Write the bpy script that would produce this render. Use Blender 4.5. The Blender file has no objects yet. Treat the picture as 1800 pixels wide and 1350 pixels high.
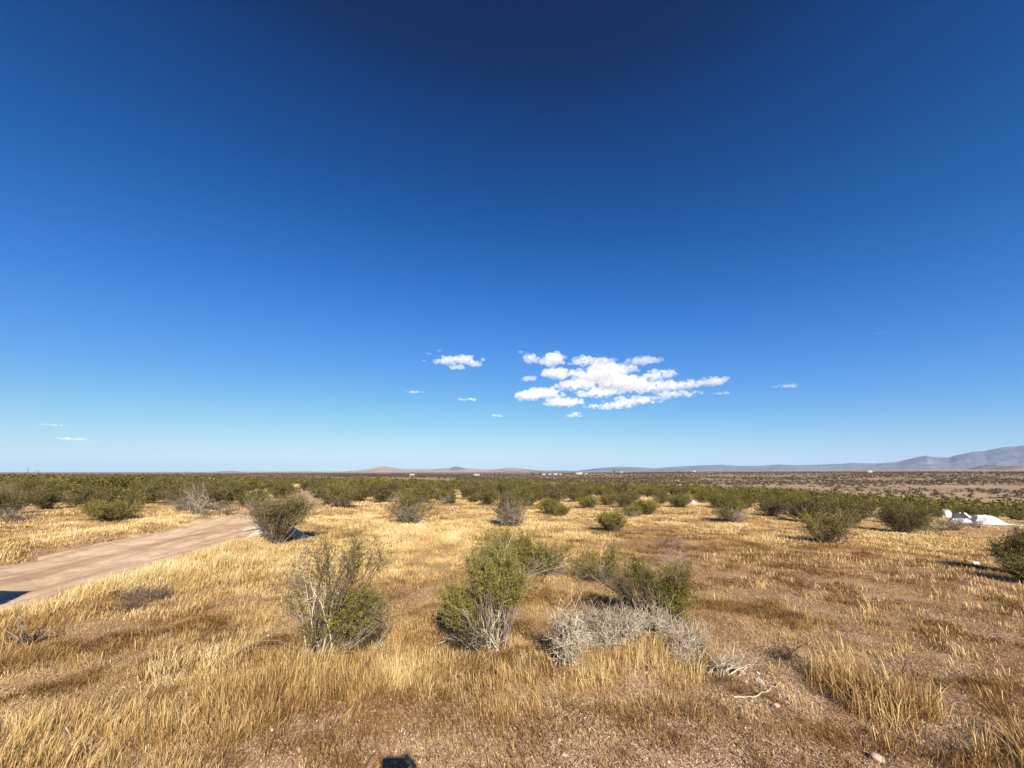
import bpy, bmesh, math, random
import numpy as np
from mathutils import Vector, Matrix

S = bpy.context.scene
COL = S.collection
R = math.radians
rng = np.random.default_rng(11)
random.seed(5)

# ------------------------------------------------------------------ camera maths
CAM_H = 1.6
PITCH = R(12.9)
F = 676.0                                   # focal length in pixels of an 1800 x 1350 frame
CP, SP = math.cos(PITCH), math.sin(PITCH)


def ray(px, py):
    x = (px - 900) / F
    u = (675 - py) / F
    return np.array([x, CP - u * SP, SP + u * CP])


def at(px, py, z=None):
    """ground point under a viewing direction"""
    d = ray(px, py)
    t = (CAM_H - (z or 0.0)) / -d[2]
    if z is None:
        for _ in range(6):
            p = d * t
            zz = float(height(np.array([p[0]]), np.array([p[1]]))[0])
            t = (CAM_H - zz) / -d[2]
    p = d * t
    return np.array([p[0], p[1], CAM_H + p[2]])


def onplane(px, py, Y):
    d = ray(px, py)
    t = Y / d[1]
    return np.array([d[0] * t, Y, CAM_H + d[2] * t])


SUN_TO = np.array([0.3254, -1.1925, 0.7269])   # towards the sun: low, behind and a little to the right
SUN_TO /= np.linalg.norm(SUN_TO)
SUN_EL = math.asin(SUN_TO[2])

# ------------------------------------------------------------------ noise


def _hash(ix, iy, seed):
    h = (ix.astype(np.int64) * 374761393 + iy.astype(np.int64) * 668265263 + seed * 974634777) & 0x7fffffff
    h = ((h ^ (h >> 13)) * 1274126177) & 0x7fffffff
    return ((h ^ (h >> 16)) & 0xffff) / 65535.0


def vnoise(x, y, seed=0):
    ix = np.floor(x); iy = np.floor(y)
    fx = x - ix; fy = y - iy
    fx = fx * fx * (3 - 2 * fx); fy = fy * fy * (3 - 2 * fy)
    a = _hash(ix, iy, seed); b = _hash(ix + 1, iy, seed)
    c = _hash(ix, iy + 1, seed); d = _hash(ix + 1, iy + 1, seed)
    return (a * (1 - fx) + b * fx) * (1 - fy) + (c * (1 - fx) + d * fx) * fy


def fbm(x, y, seed=0, octv=4, gain=.5):
    s = 0; amp = 1; tot = 0
    for o in range(octv):
        s = s + amp * vnoise(x * 2 ** o + 17.3 * o, y * 2 ** o - 9.1 * o, seed + o)
        tot += amp; amp *= gain
    return s / tot


def sstep(a, b, x):
    t = np.clip((x - a) / (b - a), 0, 1)
    return t * t * (3 - 2 * t)


# ------------------------------------------------------------------ terrain
KR = np.array([0, 10, 40, 80, 130, 250, 400, 800, 1500, 3000, 8000, 26000.])
KA = np.array([-180, -60, -22, 0, 24, 52, 180.])
flatz = [0, 0, 0, 0, -.2, -1, -2, -4, -6, -8, 2, 4]
KZ = np.array([
    flatz, flatz,
    [0, 0, -.22, -.75, -1.5, -3.0, -4.5, -6, -6, -7, 2, 4],
    [0, 0, -.48, -1.25, -2.5, -5.2, -7, -8.5, -8, -5, 6, 10],
    [0, 0, -.74, -1.8, -3.5, -7.5, -8.5, -6, -.6, 1.0, 22, 30],
    [0, 0, -1.35, -3.2, -5.9, -10.8, -9.4, -5, 0, 2.0, 38, 60],
    [0, 0, -1.35, -3.2, -5.9, -10.8, -9.4, -5, 0, 2.0, 38, 60]])
KLR = np.log(KR + 6.)

RY = np.array([-40, -12, 0, 4, 7.5, 11, 15, 20, 26, 33, 42, 56, 80, 200.])
RX = np.array([-6.6, -6.7, -6.95, -7.3, -7.95, -8.65, -9.7, -11.2, -13.5, -17, -23, -34, -56, -180.])
ROAD_HALF = 1.55


def road_d(x, y):
    """signed sideways distance from the road's centre line (+ on the camera's side)"""
    xc = np.interp(y, RY, RX)
    sl = (np.interp(y + .5, RY, RX) - np.interp(y - .5, RY, RX))
    return (x - xc) / np.sqrt(1 + sl * sl)


def height(x, y):
    x = np.asarray(x, float); y = np.asarray(y, float)
    r = np.hypot(x, y); a = np.degrees(np.arctan2(x, y))
    lr = np.interp(np.log(r + 6.), KLR, np.arange(len(KR)))
    i = np.clip(lr.astype(int), 0, len(KR) - 2); f = lr - i
    la = np.interp(a, KA, np.arange(len(KA)))
    j = np.clip(la.astype(int), 0, len(KA) - 2); g = la - j
    g = g * g * (3 - 2 * g)
    z = (KZ[j, i] * (1 - f) + KZ[j, i + 1] * f) * (1 - g) + (KZ[j + 1, i] * (1 - f) + KZ[j + 1, i + 1] * f) * g
    near = sstep(400, 40, r)
    z = z + (fbm(x / 2.6, y / 2.6, 3, 3) - .5) * .13 * near * sstep(1.2, 4, r)
    z = z + (fbm(x / .45, y / .45, 8, 3) - .5) * .06 * sstep(60, 15, r)
    z = z + (fbm(x / 60, y / 60, 21, 3) - .5) * .5 * sstep(40, 140, r)
    z = z + (fbm(x / 400, y / 400, 22, 3) - .5) * 2.5 * sstep(500, 2000, r)
    d = road_d(x, y)
    k = sstep(30, 16, r)
    wob = (fbm(x / 1.1, y / 1.1, 31, 3) - .5)
    z = z - .10 * k * sstep(ROAD_HALF + .45 + wob, ROAD_HALF - .3 + wob, np.abs(d))
    z = z + .07 * k * np.exp(-((d - ROAD_HALF - .85) / .5) ** 2) * sstep(5, 8, y)
    z = z + .05 * k * np.exp(-((d + ROAD_HALF + .7) / .5) ** 2)
    z = z + .02 * k * np.exp(-(d / .25) ** 2) * (.6 + wob)
    return z


# ------------------------------------------------------------------ object helpers
def tag(o, label=None, cat=None, group=None, kind=None):
    if label: o['label'] = label
    if cat: o['category'] = cat
    if group: o['group'] = group
    if kind: o['kind'] = kind
    return o


def empty(name, loc=(0, 0, 0), rz=0.0):
    o = bpy.data.objects.new(name, None)
    COL.objects.link(o)
    o.location = loc
    o.rotation_euler = (0, 0, rz)
    o.empty_display_size = .2
    return o


def make_mesh(name, V, quads=None, tris=None, attrs=None, smooth=False):
    me = bpy.data.meshes.new(name)
    V = np.ascontiguousarray(V, np.float32)
    me.vertices.add(len(V))
    me.vertices.foreach_set('co', V.ravel())
    idx = []; starts = []; n0 = 0
    if quads is not None and len(quads):
        q = np.asarray(quads, np.int32)
        idx.append(q.ravel()); starts.append(n0 + 4 * np.arange(len(q))); n0 += 4 * len(q)
    if tris is not None and len(tris):
        t = np.asarray(tris, np.int32)
        idx.append(t.ravel()); starts.append(n0 + 3 * np.arange(len(t))); n0 += 3 * len(t)
    idx = np.concatenate(idx).astype(np.int32); starts = np.concatenate(starts).astype(np.int32)
    me.loops.add(len(idx)); me.loops.foreach_set('vertex_index', idx)
    me.polygons.add(len(starts)); me.polygons.foreach_set('loop_start', starts)
    if smooth:
        me.polygons.foreach_set('use_smooth', np.ones(len(starts), bool))
    for k, v in (attrs or {}).items():
        a = me.attributes.new(k, 'FLOAT', 'POINT')
        a.data.foreach_set('value', np.ascontiguousarray(v, np.float32))
    me.update(calc_edges=True)
    return me


def obj(name, me, mat=None, parent=None, loc=None):
    o = bpy.data.objects.new(name, me)
    COL.objects.link(o)
    if mat and not me.materials: me.materials.append(mat)
    if parent: o.parent = parent
    if loc is not None: o.location = loc
    return o


# ------------------------------------------------------------------ materials
def new_mat(name):
    m = bpy.data.materials.new(name); m.use_nodes = True
    nt = m.node_tree
    for n in list(nt.nodes): nt.nodes.remove(n)
    return m, nt


def N(nt, typ, **kw):
    n = nt.nodes.new(typ)
    for k, v in kw.items(): setattr(n, k, v)
    return n


def ramp(nt, src, stops, interp='LINEAR'):
    r = N(nt, 'ShaderNodeValToRGB')
    r.color_ramp.interpolation = interp
    el = r.color_ramp.elements
    while len(el) < len(stops): el.new(.5)
    for e, (p, c) in zip(el, stops):
        e.position = p
        e.color = (c, c, c, 1) if isinstance(c, (int, float)) else (*c, 1)
    nt.links.new(src, r.inputs[0])
    return r.outputs[0]


def noise(nt, co, scale, detail=4, rough=.55):
    n = N(nt, 'ShaderNodeTexNoise')
    n.inputs['Scale'].default_value = scale
    n.inputs['Detail'].default_value = detail
    n.inputs['Roughness'].default_value = rough
    if co is not None: nt.links.new(co, n.inputs['Vector'])
    return n.outputs['Fac']


def mix(nt, fac, a, b):
    n = N(nt, 'ShaderNodeMix', data_type='RGBA')
    for s, v in ((n.inputs[0], fac), (n.inputs[6], a), (n.inputs[7], b)):
        if isinstance(v, (int, float)): s.default_value = v
        elif isinstance(v, tuple): s.default_value = (*v, 1)
        else: nt.links.new(v, s)
    return n.outputs[2]


def math_(nt, op, a, b=None):
    n = N(nt, 'ShaderNodeMath', operation=op)
    for s, v in zip(n.inputs, (a, b)):
        if v is None: continue
        if isinstance(v, (int, float)): s.default_value = v
        else: nt.links.new(v, s)
    return n.outputs[0]


def attr(nt, name):
    return N(nt, 'ShaderNodeAttribute', attribute_name=name).outputs['Fac']


def out(nt, sh, vol=False):
    o = N(nt, 'ShaderNodeOutputMaterial')
    nt.links.new(sh, o.inputs['Volume' if vol else 'Surface'])


def principled(nt, col, rough=.9, metal=0., spec=.2):
    b = N(nt, 'ShaderNodeBsdfPrincipled')
    if isinstance(col, tuple): b.inputs['Base Color'].default_value = (*col, 1)
    else: nt.links.new(col, b.inputs['Base Color'])
    if isinstance(rough, (int, float)): b.inputs['Roughness'].default_value = rough
    else: nt.links.new(rough, b.inputs['Roughness'])
    b.inputs['Metallic'].default_value = metal
    b.inputs['Specular IOR Level'].default_value = spec
    return b


def bump(nt, h, b, dist=.01, strength=1.):
    n = N(nt, 'ShaderNodeBump')
    n.inputs['Distance'].default_value = dist
    n.inputs['Strength'].default_value = strength
    nt.links.new(h, n.inputs['Height'])
    nt.links.new(n.outputs[0], b.inputs['Normal'])


def pos(nt):
    return N(nt, 'ShaderNodeNewGeometry').outputs['Position']


def simple_mat(name, col, rough=.6, metal=0., spec=.4, var=.15, scale=6., bumpd=0.):
    m, nt = new_mat(name)
    co = N(nt, 'ShaderNodeTexCoord').outputs['Object']
    n = noise(nt, co, scale, 5)
    c = mix(nt, n, tuple(max(0, v * (1 - var)) for v in col), tuple(min(1, v * (1 + var)) for v in col))
    b = principled(nt, c, rough, metal, spec)
    if bumpd: bump(nt, noise(nt, co, scale * (2.2 if bumpd > .05 else 6), 5), b, bumpd)
    out(nt, b.outputs[0])
    return m


def leafy_mat(name, stops, trans=.25):
    m, nt = new_mat(name)
    c = ramp(nt, attr(nt, 'tone'), stops)
    d = N(nt, 'ShaderNodeBsdfDiffuse'); nt.links.new(c, d.inputs[0])
    t = N(nt, 'ShaderNodeBsdfTranslucent'); nt.links.new(c, t.inputs[0])
    x = N(nt, 'ShaderNodeMixShader'); x.inputs[0].default_value = trans
    nt.links.new(d.outputs[0], x.inputs[1]); nt.links.new(t.outputs[0], x.inputs[2])
    out(nt, x.outputs[0])
    return m


M_grass = leafy_mat('dry_grass', [(0, (.10, .045, .017)), (.35, (.33, .19, .07)), (.65, (.58, .405, .17)), (1, (.82, .65, .345))], .15)
M_litter = leafy_mat('straw_litter', [(0, (.09, .042, .02)), (.35, (.30, .175, .085)), (.65, (.53, .37, .21)), (1, (.82, .66, .46))], .1)
M_leaf_far = leafy_mat('brush_leaf', [(0, (.045, .039, .016)), (.4, (.145, .126, .036)), (.75, (.25, .215, .056)), (1, (.31, .265, .09))], .25)
M_leaf = leafy_mat('creosote_leaf', [(0, (.042, .040, .012)), (.4, (.175, .158, .026)), (.75, (.32, .28, .044)), (1, (.38, .33, .08))], .3)
M_dryscrub = leafy_mat('dry_scrub', [(0, (.05, .04, .022)), (.4, (.12, .092, .055)), (1, (.24, .18, .12))], .2)
M_stem = leafy_mat('creosote_stem', [(0, (.05, .036, .028)), (.4, (.17, .13, .105)), (.7, (.38, .31, .225)), (1, (.70, .60, .45))], .0)


def ground_mat():
    m, nt = new_mat('desert_soil')
    P = pos(nt)
    straw = attr(nt, 'straw'); far = attr(nt, 'far'); grav = attr(nt, 'gravel')
    n1 = noise(nt, P, .8, 6, .6)
    soil = mix(nt, ramp(nt, n1, [(.35, 0), (.65, 1)]), (.24, .128, .064), (.37, .215, .113))
    fine = noise(nt, P, 38, 5, .7)
    med = noise(nt, P, 6.5, 5, .7)
    soil = mix(nt, ramp(nt, med, [(.40, .85), (.56, 0)]), soil, (.15, .072, .032))
    soil = mix(nt, ramp(nt, fine, [(.40, 0), (.62, .7)]), soil, (.50, .325, .185))
    # gravelly pale grit
    grit = noise(nt, P, 120, 3, .7)
    gm = math_(nt, 'MULTIPLY', ramp(nt, grit, [(.45, 0), (.6, 1)]), grav)
    soil = mix(nt, gm, soil, (.66, .475, .32))
    # straw litter
    mp = N(nt, 'ShaderNodeMapping'); mp.inputs['Scale'].default_value = (60, 14, 20); mp.inputs['Rotation'].default_value = (0, 0, .7)
    nt.links.new(P, mp.inputs[0])
    fib = noise(nt, mp.outputs[0], 1.0, 4, .7)
    mp2 = N(nt, 'ShaderNodeMapping'); mp2.inputs['Scale'].default_value = (16, 66, 20); mp2.inputs['Rotation'].default_value = (0, 0, .25)
    nt.links.new(P, mp2.inputs[0])
    fib2 = noise(nt, mp2.outputs[0], 1.0, 4, .7)
    fm = math_(nt, 'MAXIMUM', fib, fib2)
    lm = math_(nt, 'MULTIPLY', ramp(nt, fm, [(.46, .25), (.66, 1)]), straw)
    c = mix(nt, lm, soil, (.50, .335, .135))
    # far plains
    nf = noise(nt, P, .03, 5, .7)
    fc = mix(nt, ramp(nt, nf, [(.38, 0), (.62, 1)]), (.22, .145, .09), (.37, .25, .155))
    c = mix(nt, far, c, fc)
    b = principled(nt, c, .95, 0, .1)
    h = math_(nt, 'ADD', math_(nt, 'MULTIPLY', fine, 1.2), math_(nt, 'MULTIPLY', grit, .5))
    bump(nt, h, b, .018, .8)
    out(nt, b.outputs[0])
    return m


def road_mat():
    m, nt = new_mat('road_dirt')
    P = pos(nt)
    n1 = noise(nt, P, .9, 6, .65)
    c = mix(nt, ramp(nt, n1, [(.35, 0), (.65, 1)]), (.58, .385, .21), (.74, .53, .33))
    rut = attr(nt, 'rut')
    c = mix(nt, math_(nt, 'MULTIPLY', rut, .9), c, (.36, .21, .10))
    fine = noise(nt, P, 55, 5, .75)
    c = mix(nt, ramp(nt, fine, [(.42, 0), (.7, .55)]), c, (.66, .50, .365))
    dk = noise(nt, P, 9, 7, .8)
    c = mix(nt, ramp(nt, dk, [(.52, 0), (.66, .7)]), c, (.30, .175, .095))
    b = principled(nt, c, .95, 0, .1)
    bump(nt, fine, b, .02, .8)
    out(nt, b.outputs[0])
    return m


M_ground = ground_mat()
M_road = road_mat()

# ------------------------------------------------------------------ ground
fr = np.arange(-66, 66.01, .36)
bk = np.arange(69, 291.1, 3.0)
ANG = np.radians(np.concatenate([fr, bk]))
RAD = np.concatenate([[.35, .8, 1.3, 1.7], np.geomspace(2.0, 90, 360), np.geomspace(94, 25500, 210)])
AA, RR = np.meshgrid(ANG, RAD)
GX = RR * np.sin(AA); GY = RR * np.cos(AA)
GZ = height(GX.ravel(), GY.ravel())
gx, gy = GX.ravel(), GY.ravel()
gr = np.hypot(gx, gy)
na, nr = len(ANG), len(RAD)
V = np.stack([gx, gy, GZ], 1)
V = np.vstack([V, [[0, 0, float(height(np.array([0.]), np.array([0.]))[0])]]])
ii = np.arange(na); jj = (ii + 1) % na
rows = np.arange(nr - 1)[:, None] * na
quads = np.stack([rows + ii, rows + jj, rows + na + jj, rows + na + ii], -1).reshape(-1, 4)[:, ::-1]
tris = np.stack([jj, ii, np.full(na, nr * na)], 1)[:, ::-1]


def gravel_w(x, y):
    """bare gravelly patch in front of the photographer"""
    w = fbm(x / .5, y / .5, 51, 3) - .5
    e = np.hypot((x - .30) / 1.9, (y - 2.40) / 1.02)
    e2 = np.hypot((x - 2.2) / 1.6, (y - 3.4) / .8)
    e3 = np.hypot((x + 0.2) / 4.0, (y + .6) / 2.9)
    return np.maximum(np.maximum(sstep(1.45, .45, e + w * 1.1), .6 * sstep(1.2, .6, e2 + w)), sstep(1.3, .6, e3 + w * .9))


BARE = []


def tall_w(x, y):
    """where the straw stands knee high: round the bushes, on the low ridge and the near left"""
    w = .72 * np.exp(-((y - 3.45 - .08 * x) / .5) ** 2) * sstep(-2.6, -1.6, x) * sstep(2.1, 1.5, x)
    w = np.maximum(w, .30 * sstep(-1.0, -1.9, x) * sstep(4.4, 3.2, y))
    w = np.maximum(w, .24 * sstep(-.5, -1.5, x) * sstep(9, 6, y))
    w = np.maximum(w, .62 * np.exp(-(((y - 2.35) - .12 * (x - 2.6)) / .42) ** 2) * sstep(1.3, 2.2, x))
    d = road_d(x, y)
    w = np.maximum(w, .7 * np.exp(-((d - ROAD_HALF - .7) / .5) ** 2))
    w = np.maximum(w, .35 * sstep(7, 10, np.hypot(x, y)))
    return w


def straw_w(x, y):
    """how densely the tall dry grass stands"""
    r = np.hypot(x, y)
    a = np.degrees(np.arctan2(x, y))
    p = fbm(x / 3.2, y / 3.2, 61, 4)
    q = fbm(x / .8, y / .8, 71, 3)
    base = .62 + 1.5 * (p - .5) + .9 * (q - .5)
    # the trampled, browner ground on the camera's right
    br = sstep(1.0, 3.0, x - .05 * y) * sstep(16, 8, r)
    base = base - .60 * br
    # brown drive between the bushes at 11 .. 16 m on the right
    base = base - .35 * np.exp(-((y - 12.5 - .12 * (x - 5)) / 1.6) ** 2) * sstep(1.5, 4, x)
    # golden tufts along the low ridge in the near right corner and left bank
    base = base + 1.3 * (q - .30) * np.exp(-(((y - 2.35) - .12 * (x - 2.6)) / .42) ** 2) * sstep(1.3, 2.2, x) * sstep(5.5, 4, x)
    base = base + .30 * sstep(-.8, -2.2, x) * sstep(14, 9, r)
    base = base + .42 * np.exp(-((y - 3.55 - .06 * x) / .42) ** 2) * sstep(-.6, .2, x) * sstep(2.3, 1.7, x)
    base = base - .9 * gravel_w(x, y)
    if not BARE:
        BARE.extend([(at(px_, py_, 0.), r_b) for px_, py_, r_b in ((255, 1052, .5), (95, 1105, .55), (150, 1140, .4), (30, 1215, .35), (330, 1215, .3), (700, 1050, .5), (1180, 965, .9), (520, 1030, .6), (470, 950, .7), (505, 948, .7))])
    for b_, r_b in BARE:
        base = base - .55 * np.exp(-((x - b_[0]) ** 2 + (y - b_[1]) ** 2) / r_b ** 2)
    d = road_d(x, y)
    base = base + .3 * np.exp(-((d + ROAD_HALF + .6) / .6) ** 2)
    base = base + .25 * np.exp(-((d - ROAD_HALF - .9) / .6) ** 2)
    return np.clip(base, 0, 1)


strw = straw_w(gx, gy)
strw = np.where(gr > 25, np.clip(.75 + 1.6 * (fbm(gx / 9, gy / 9, 81, 4) - .45), 0, 1), strw)
farw = sstep(110, 300, gr) * .85 + .15 * sstep(200, 900, gr)
strip = np.exp(-((gr - 230) / 60) ** 2) * sstep(10, 25, np.degrees(np.arctan2(gx, gy)))
farw = np.clip(farw - .65 * strip, 0, 1)
app = lambda v: np.append(v, 0.)
me = make_mesh('ground', V, quads, tris, {'straw': app(strw), 'far': app(farw), 'gravel': app(np.clip(.25 + gravel_w(gx, gy), 0, 1))}, True)
ground = tag(obj('ground', me, M_ground), 'dry sandy desert ground reaching to the horizon', None, None, 'structure')
del GX, GY, GZ, AA, RR

# the dirt road: a sheet laid 4 mm and more over the ground, with ruts and a rough edge
ys = np.concatenate([np.arange(-14, 14, .06), np.arange(14, 36, .2)])
us = np.linspace(-1, 1, 49)
YY, UU = np.meshgrid(ys, us, indexing='ij')
XC = np.interp(YY, RY, RX)
sl = np.interp(YY + .5, RY, RX) - np.interp(YY - .5, RY, RX)
hw = ROAD_HALF * (1 - .62 * sstep(14, 30, YY)) + .85 * (1 - .5 * sstep(14, 30, YY)) * (fbm(YY / .8, UU * 0 + (UU > 0) * 40, 91, 5) - .5) + .12
D = UU * hw
X2 = XC + D / np.sqrt(1 + sl ** 2) * (1 + sl ** 2)
edge = sstep(1.0, .82, np.abs(UU))
Z2 = height(X2.ravel(), YY.ravel()).reshape(X2.shape) + .022 + .012 * edge - .05 * (1 - edge)
Z2 += (fbm(X2 / .12, YY / .12, 93, 3) - .5) * .012
stk = fbm(D / .22 + 9, YY / 3.2, 96, 4)
rut = .9 * np.exp(-((D + .05) / .20) ** 2) * sstep(.38, .58, fbm(X2 / .8, YY / 1.6, 95, 4)) + .8 * np.exp(-((np.abs(UU) - 1) / .13) ** 2) + .75 * sstep(.50, .66, stk) + .75 * sstep(15, 23, YY)
Z2 -= .018 * np.exp(-((np.abs(D) - .75) / .22) ** 2) * (.4 + fbm(D, YY / 2, 97, 2))
n1, n2 = X2.shape
idx = np.arange(n1 * n2).reshape(n1, n2)
q = np.stack([idx[:-1, :-1], idx[:-1, 1:], idx[1:, 1:], idx[1:, :-1]], -1).reshape(-1, 4)
me = make_mesh('road', np.stack([X2.ravel(), YY.ravel(), Z2.ravel()], 1), q, None, {'rut': np.clip(rut, 0, 1).ravel()}, True)
tag(obj('road', me, M_road), 'pale rutted dirt road through the dry grass', None, None, 'structure')

# ------------------------------------------------------------------ tubes and leaves


def unit(v):
    return v / np.maximum(np.linalg.norm(v, axis=-1, keepdims=True), 1e-9)


def tubes(P, Rd, sides=4, tone=None):
    """P (n,k,3) polylines, Rd (n,k) radii -> verts, quads, tone per vertex"""
    n, k, _ = P.shape
    T = np.empty_like(P)
    T[:, 1:-1] = P[:, 2:] - P[:, :-2]; T[:, 0] = P[:, 1] - P[:, 0]; T[:, -1] = P[:, -1] - P[:, -2]
    T = unit(T)
    ref = np.where(np.abs(T[..., 2:3]) > .9, np.array([1., 0, 0]), np.array([0, 0, 1.]))
    A = unit(np.cross(T, ref)); B = np.cross(T, A)
    th = np.arange(sides) * 2 * np.pi / sides
    Vv = P[:, :, None] + Rd[:, :, None, None] * (A[:, :, None] * np.cos(th)[:, None] + B[:, :, None] * np.sin(th)[:, None])
    base = (np.arange(n)[:, None, None] * k + np.arange(k - 1)[None, :, None]) * sides
    s = np.arange(sides)[None, None]; s2 = (s + 1) % sides
    Q = np.stack([base + s, base + s2, base + sides + s2, base + sides + s], -1).reshape(-1, 4)
    tn = np.repeat(np.full(n, .5) if tone is None else tone, k * sides)
    return Vv.reshape(-1, 3), Q, tn


def wobble(rg, n, k, amp):
    w = np.cumsum(rg.normal(0, 1, (n, k, 3)), 1)
    w -= w[:, :1]
    return w * amp / math.sqrt(k)


def side_shoots(rg, P, per, t0, t1, lenf, k, upb=.3, spread=.8, wob=.06):
    """shoots leaving the polylines P; returns (n*per, k, 3) and lengths"""
    n, kk, _ = P.shape
    t = rg.uniform(t0, t1, (n, per)) * (kk - 1)
    i = np.clip(t.astype(int), 0, kk - 2); f = (t - i)[..., None]
    ar = np.arange(n)[:, None]
    p0 = P[ar, i] * (1 - f) + P[ar, i + 1] * f
    d = unit(P[ar, i + 1] - P[ar, i])
    dr = unit(d * .6 + rg.normal(0, 1, d.shape) * spread + np.array([0, 0, upb]))
    L = lenf * rg.uniform(.5, 1.25, (n, per, 1))
    p0 = p0.reshape(-1, 3); dr = dr.reshape(-1, 3); L = L.reshape(-1, 1)
    s = np.linspace(0, 1, k)
    Q = p0[:, None] + dr[:, None] * (L * s)[..., None]
    Q[..., 2] += (s ** 2) * L * .15 * np.sign(upb + 1e-6)
    bend = unit(rg.normal(0, 1, (len(Q), 1, 3))) * wob * 1.5
    Q += bend * ((s ** 2)[None, :] * L)[..., None]
    Q += wobble(rg, len(Q), k, 1) * (L * wob * 2)[..., None]
    return Q


def leaves_on(rg, P, per, size, t0=.2):
    n, kk, _ = P.shape
    t = rg.uniform(t0, 1, (n, per)) * (kk - 1)
    i = np.clip(t.astype(int), 0, kk - 2); f = (t - i)[..., None]
    ar = np.arange(n)[:, None]
    p = (P[ar, i] * (1 - f) + P[ar, i + 1] * f).reshape(-1, 3)
    m = len(p)
    a = unit(rg.normal(0, 1, (m, 3)) + np.array([0, 0, .4])); b = unit(np.cross(a, rg.normal(0, 1, (m, 3))))
    s = size * rg.uniform(.6, 1.4, (m, 1))
    p = p + rg.normal(0, 1, (m, 3)) * size * .35
    V = np.stack([p, p + a * s * .55 + b * s * .22, p + a * s, p + a * s * .5 - b * s * .22], 1).reshape(-1, 3)
    Q = np.arange(4 * m).reshape(m, 4)
    return V, Q


class Acc:
    def __init__(s): s.V = []; s.Q = []; s.T = []; s.n = 0

    def add(s, V, Q, T):
        s.V.append(V); s.Q.append(Q + s.n); s.T.append(T); s.n += len(V)

    def mesh(s, name):
        return make_mesh(name, np.vstack(s.V), np.vstack(s.Q), None, {'tone': np.concatenate(s.T)})


def grow(rg, base, lobes, leaf=.013, thick=.008, tw_per=9, sub_per=3, lf_per=8, tw_len=.2, base_r=.05, sides=4):
    """lobes: dicts c (centre), r (radii), n (stems), leaf (0..1), tone, thick, arc"""
    st = Acc(); lv = Acc()
    base = np.asarray(base, float)
    for lb in lobes:
        n = lb['n']; c = np.asarray(lb['c'], float); rad = np.asarray(lb['r'], float)
        u = unit(rg.normal(0, 1, (n, 3))) * rg.uniform(.15, 1, (n, 1)) ** .5
        Tt = c + u * rad
        b0 = np.asarray(lb.get('base', base), float)
        B = b0 + np.concatenate([rg.normal(0, lb.get('base_r', base_r), (n, 2)), np.full((n, 1), -.03)], 1)
        Tt[:, 2] = np.maximum(Tt[:, 2], B[:, 2] + .06)
        L = np.linalg.norm(Tt - B, axis=1, keepdims=True)
        arc = lb.get('arc', .12)
        C = B + (Tt - B) * .5 + np.array([0, 0, 1.]) * L * arc + rg.normal(0, .06, (n, 3)) * L
        s = np.linspace(0, 1, 8)[None, :, None]
        P = (1 - s) ** 2 * B[:, None] + 2 * s * (1 - s) * C[:, None] + s ** 2 * Tt[:, None]
        P = P + wobble(rg, n, 8, 1) * (L * .022 * lb.get('kink', 1.))[:, None]
        th = lb.get('thick', thick) * rg.uniform(.55, 1.3, (n, 1))
        tn = lb.get('tone', .45) + rg.normal(0, .13, n)
        st.add(*tubes(P, th * np.linspace(1, .28, 8)[None], sides, np.clip(tn, 0, 1)))
        lf = lb.get('leaf', 1.)
        tl = lb.get('tw_len', tw_len)
        per = max(2, int(tw_per * lb.get('tw', 1.)))
        tw = side_shoots(rg, P, per, lb.get('t0', .45 if lf > 0 else .3), 1, tl, 4, lb.get('upb', .35), lb.get('spread', .75), lb.get('tw_wob', .06))
        tw[:, :, 2] = np.maximum(tw[:, :, 2], b0[2] + .005)
        tnt = np.clip(np.repeat(tn, per) + rg.normal(0, .08, len(tw)), 0, 1)
        r1 = lb.get('thick', thick) * lb.get('rtw', .30)
        st.add(*tubes(tw, r1 * np.linspace(1, .45, 4)[None] * rg.uniform(.7, 1.3, (len(tw), 1)), 3, tnt))
        sb = side_shoots(rg, tw, sub_per, .25, 1, tl * .55, 3, lb.get('upb', .3), .8)
        sb[:, :, 2] = np.maximum(sb[:, :, 2], b0[2] + .005)
        tns = np.clip(np.repeat(tnt, sub_per) + .02, 0, 1)
        st.add(*tubes(sb, r1 * .6 * np.linspace(1, .5, 3)[None] * np.ones((len(sb), 1)), 3, tns))
        if lf > 0:
            k = max(1, int(round(lf_per * lf)))
            tone0 = lb.get('ltone', .45)
            for PP, kk in ((sb, k), (tw, max(1, k // 2))):
                vv, qq = leaves_on(rg, PP, kk, leaf)
                cl = np.repeat(rg.normal(tone0, .13, len(PP)), kk)          # clumps lean lighter or darker
                tt = np.clip(cl + rg.normal(0, .12, len(cl)), 0, 1)
                lv.add(vv, qq, np.repeat(tt, 4))
    return st, lv


def bush(name, base, lobes, label, cat, group, rg, **kw):
    st, lv = grow(rg, np.zeros(3), [dict(l, c=np.asarray(l['c']) - base, **({'base': np.asarray(l['base']) - base} if 'base' in l else {})) for l in lobes], **kw)
    e = tag(empty(name, base), label, cat, group)
    obj('branches', st.mesh('branches'), M_stem, e)
    if lv.V: obj('foliage', lv.mesh('foliage'), M_leaf, e)
    return e


def PX(b_, px, py, rx, rz, n, **kw):
    """a lobe given by where it shows in the photo, in the upright plane through the bush's base"""
    c = onplane(px, py, b_[1])
    k = np.linalg.norm(c - onplane(px + 1, py, b_[1]))
    kz = np.linalg.norm(c - onplane(px, py + 1, b_[1]))
    d = dict(c=c + np.array([0, kw.pop('dy', 0.), 0]), r=(rx * k, kw.pop('ry', rx * k * .9), rz * kz), n=n)
    d.update(kw)
    return d


BUSH_SPOTS = []          # (x, y, radius) kept for the scatterers


def spot(b, r): BUSH_SPOTS.append((b[0], b[1], r))


rg = np.random.default_rng(3)
NEAR = dict(leaf=.0145, thick=.0070, tw_per=9, sub_per=3, lf_per=14, tw_len=.17)

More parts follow.
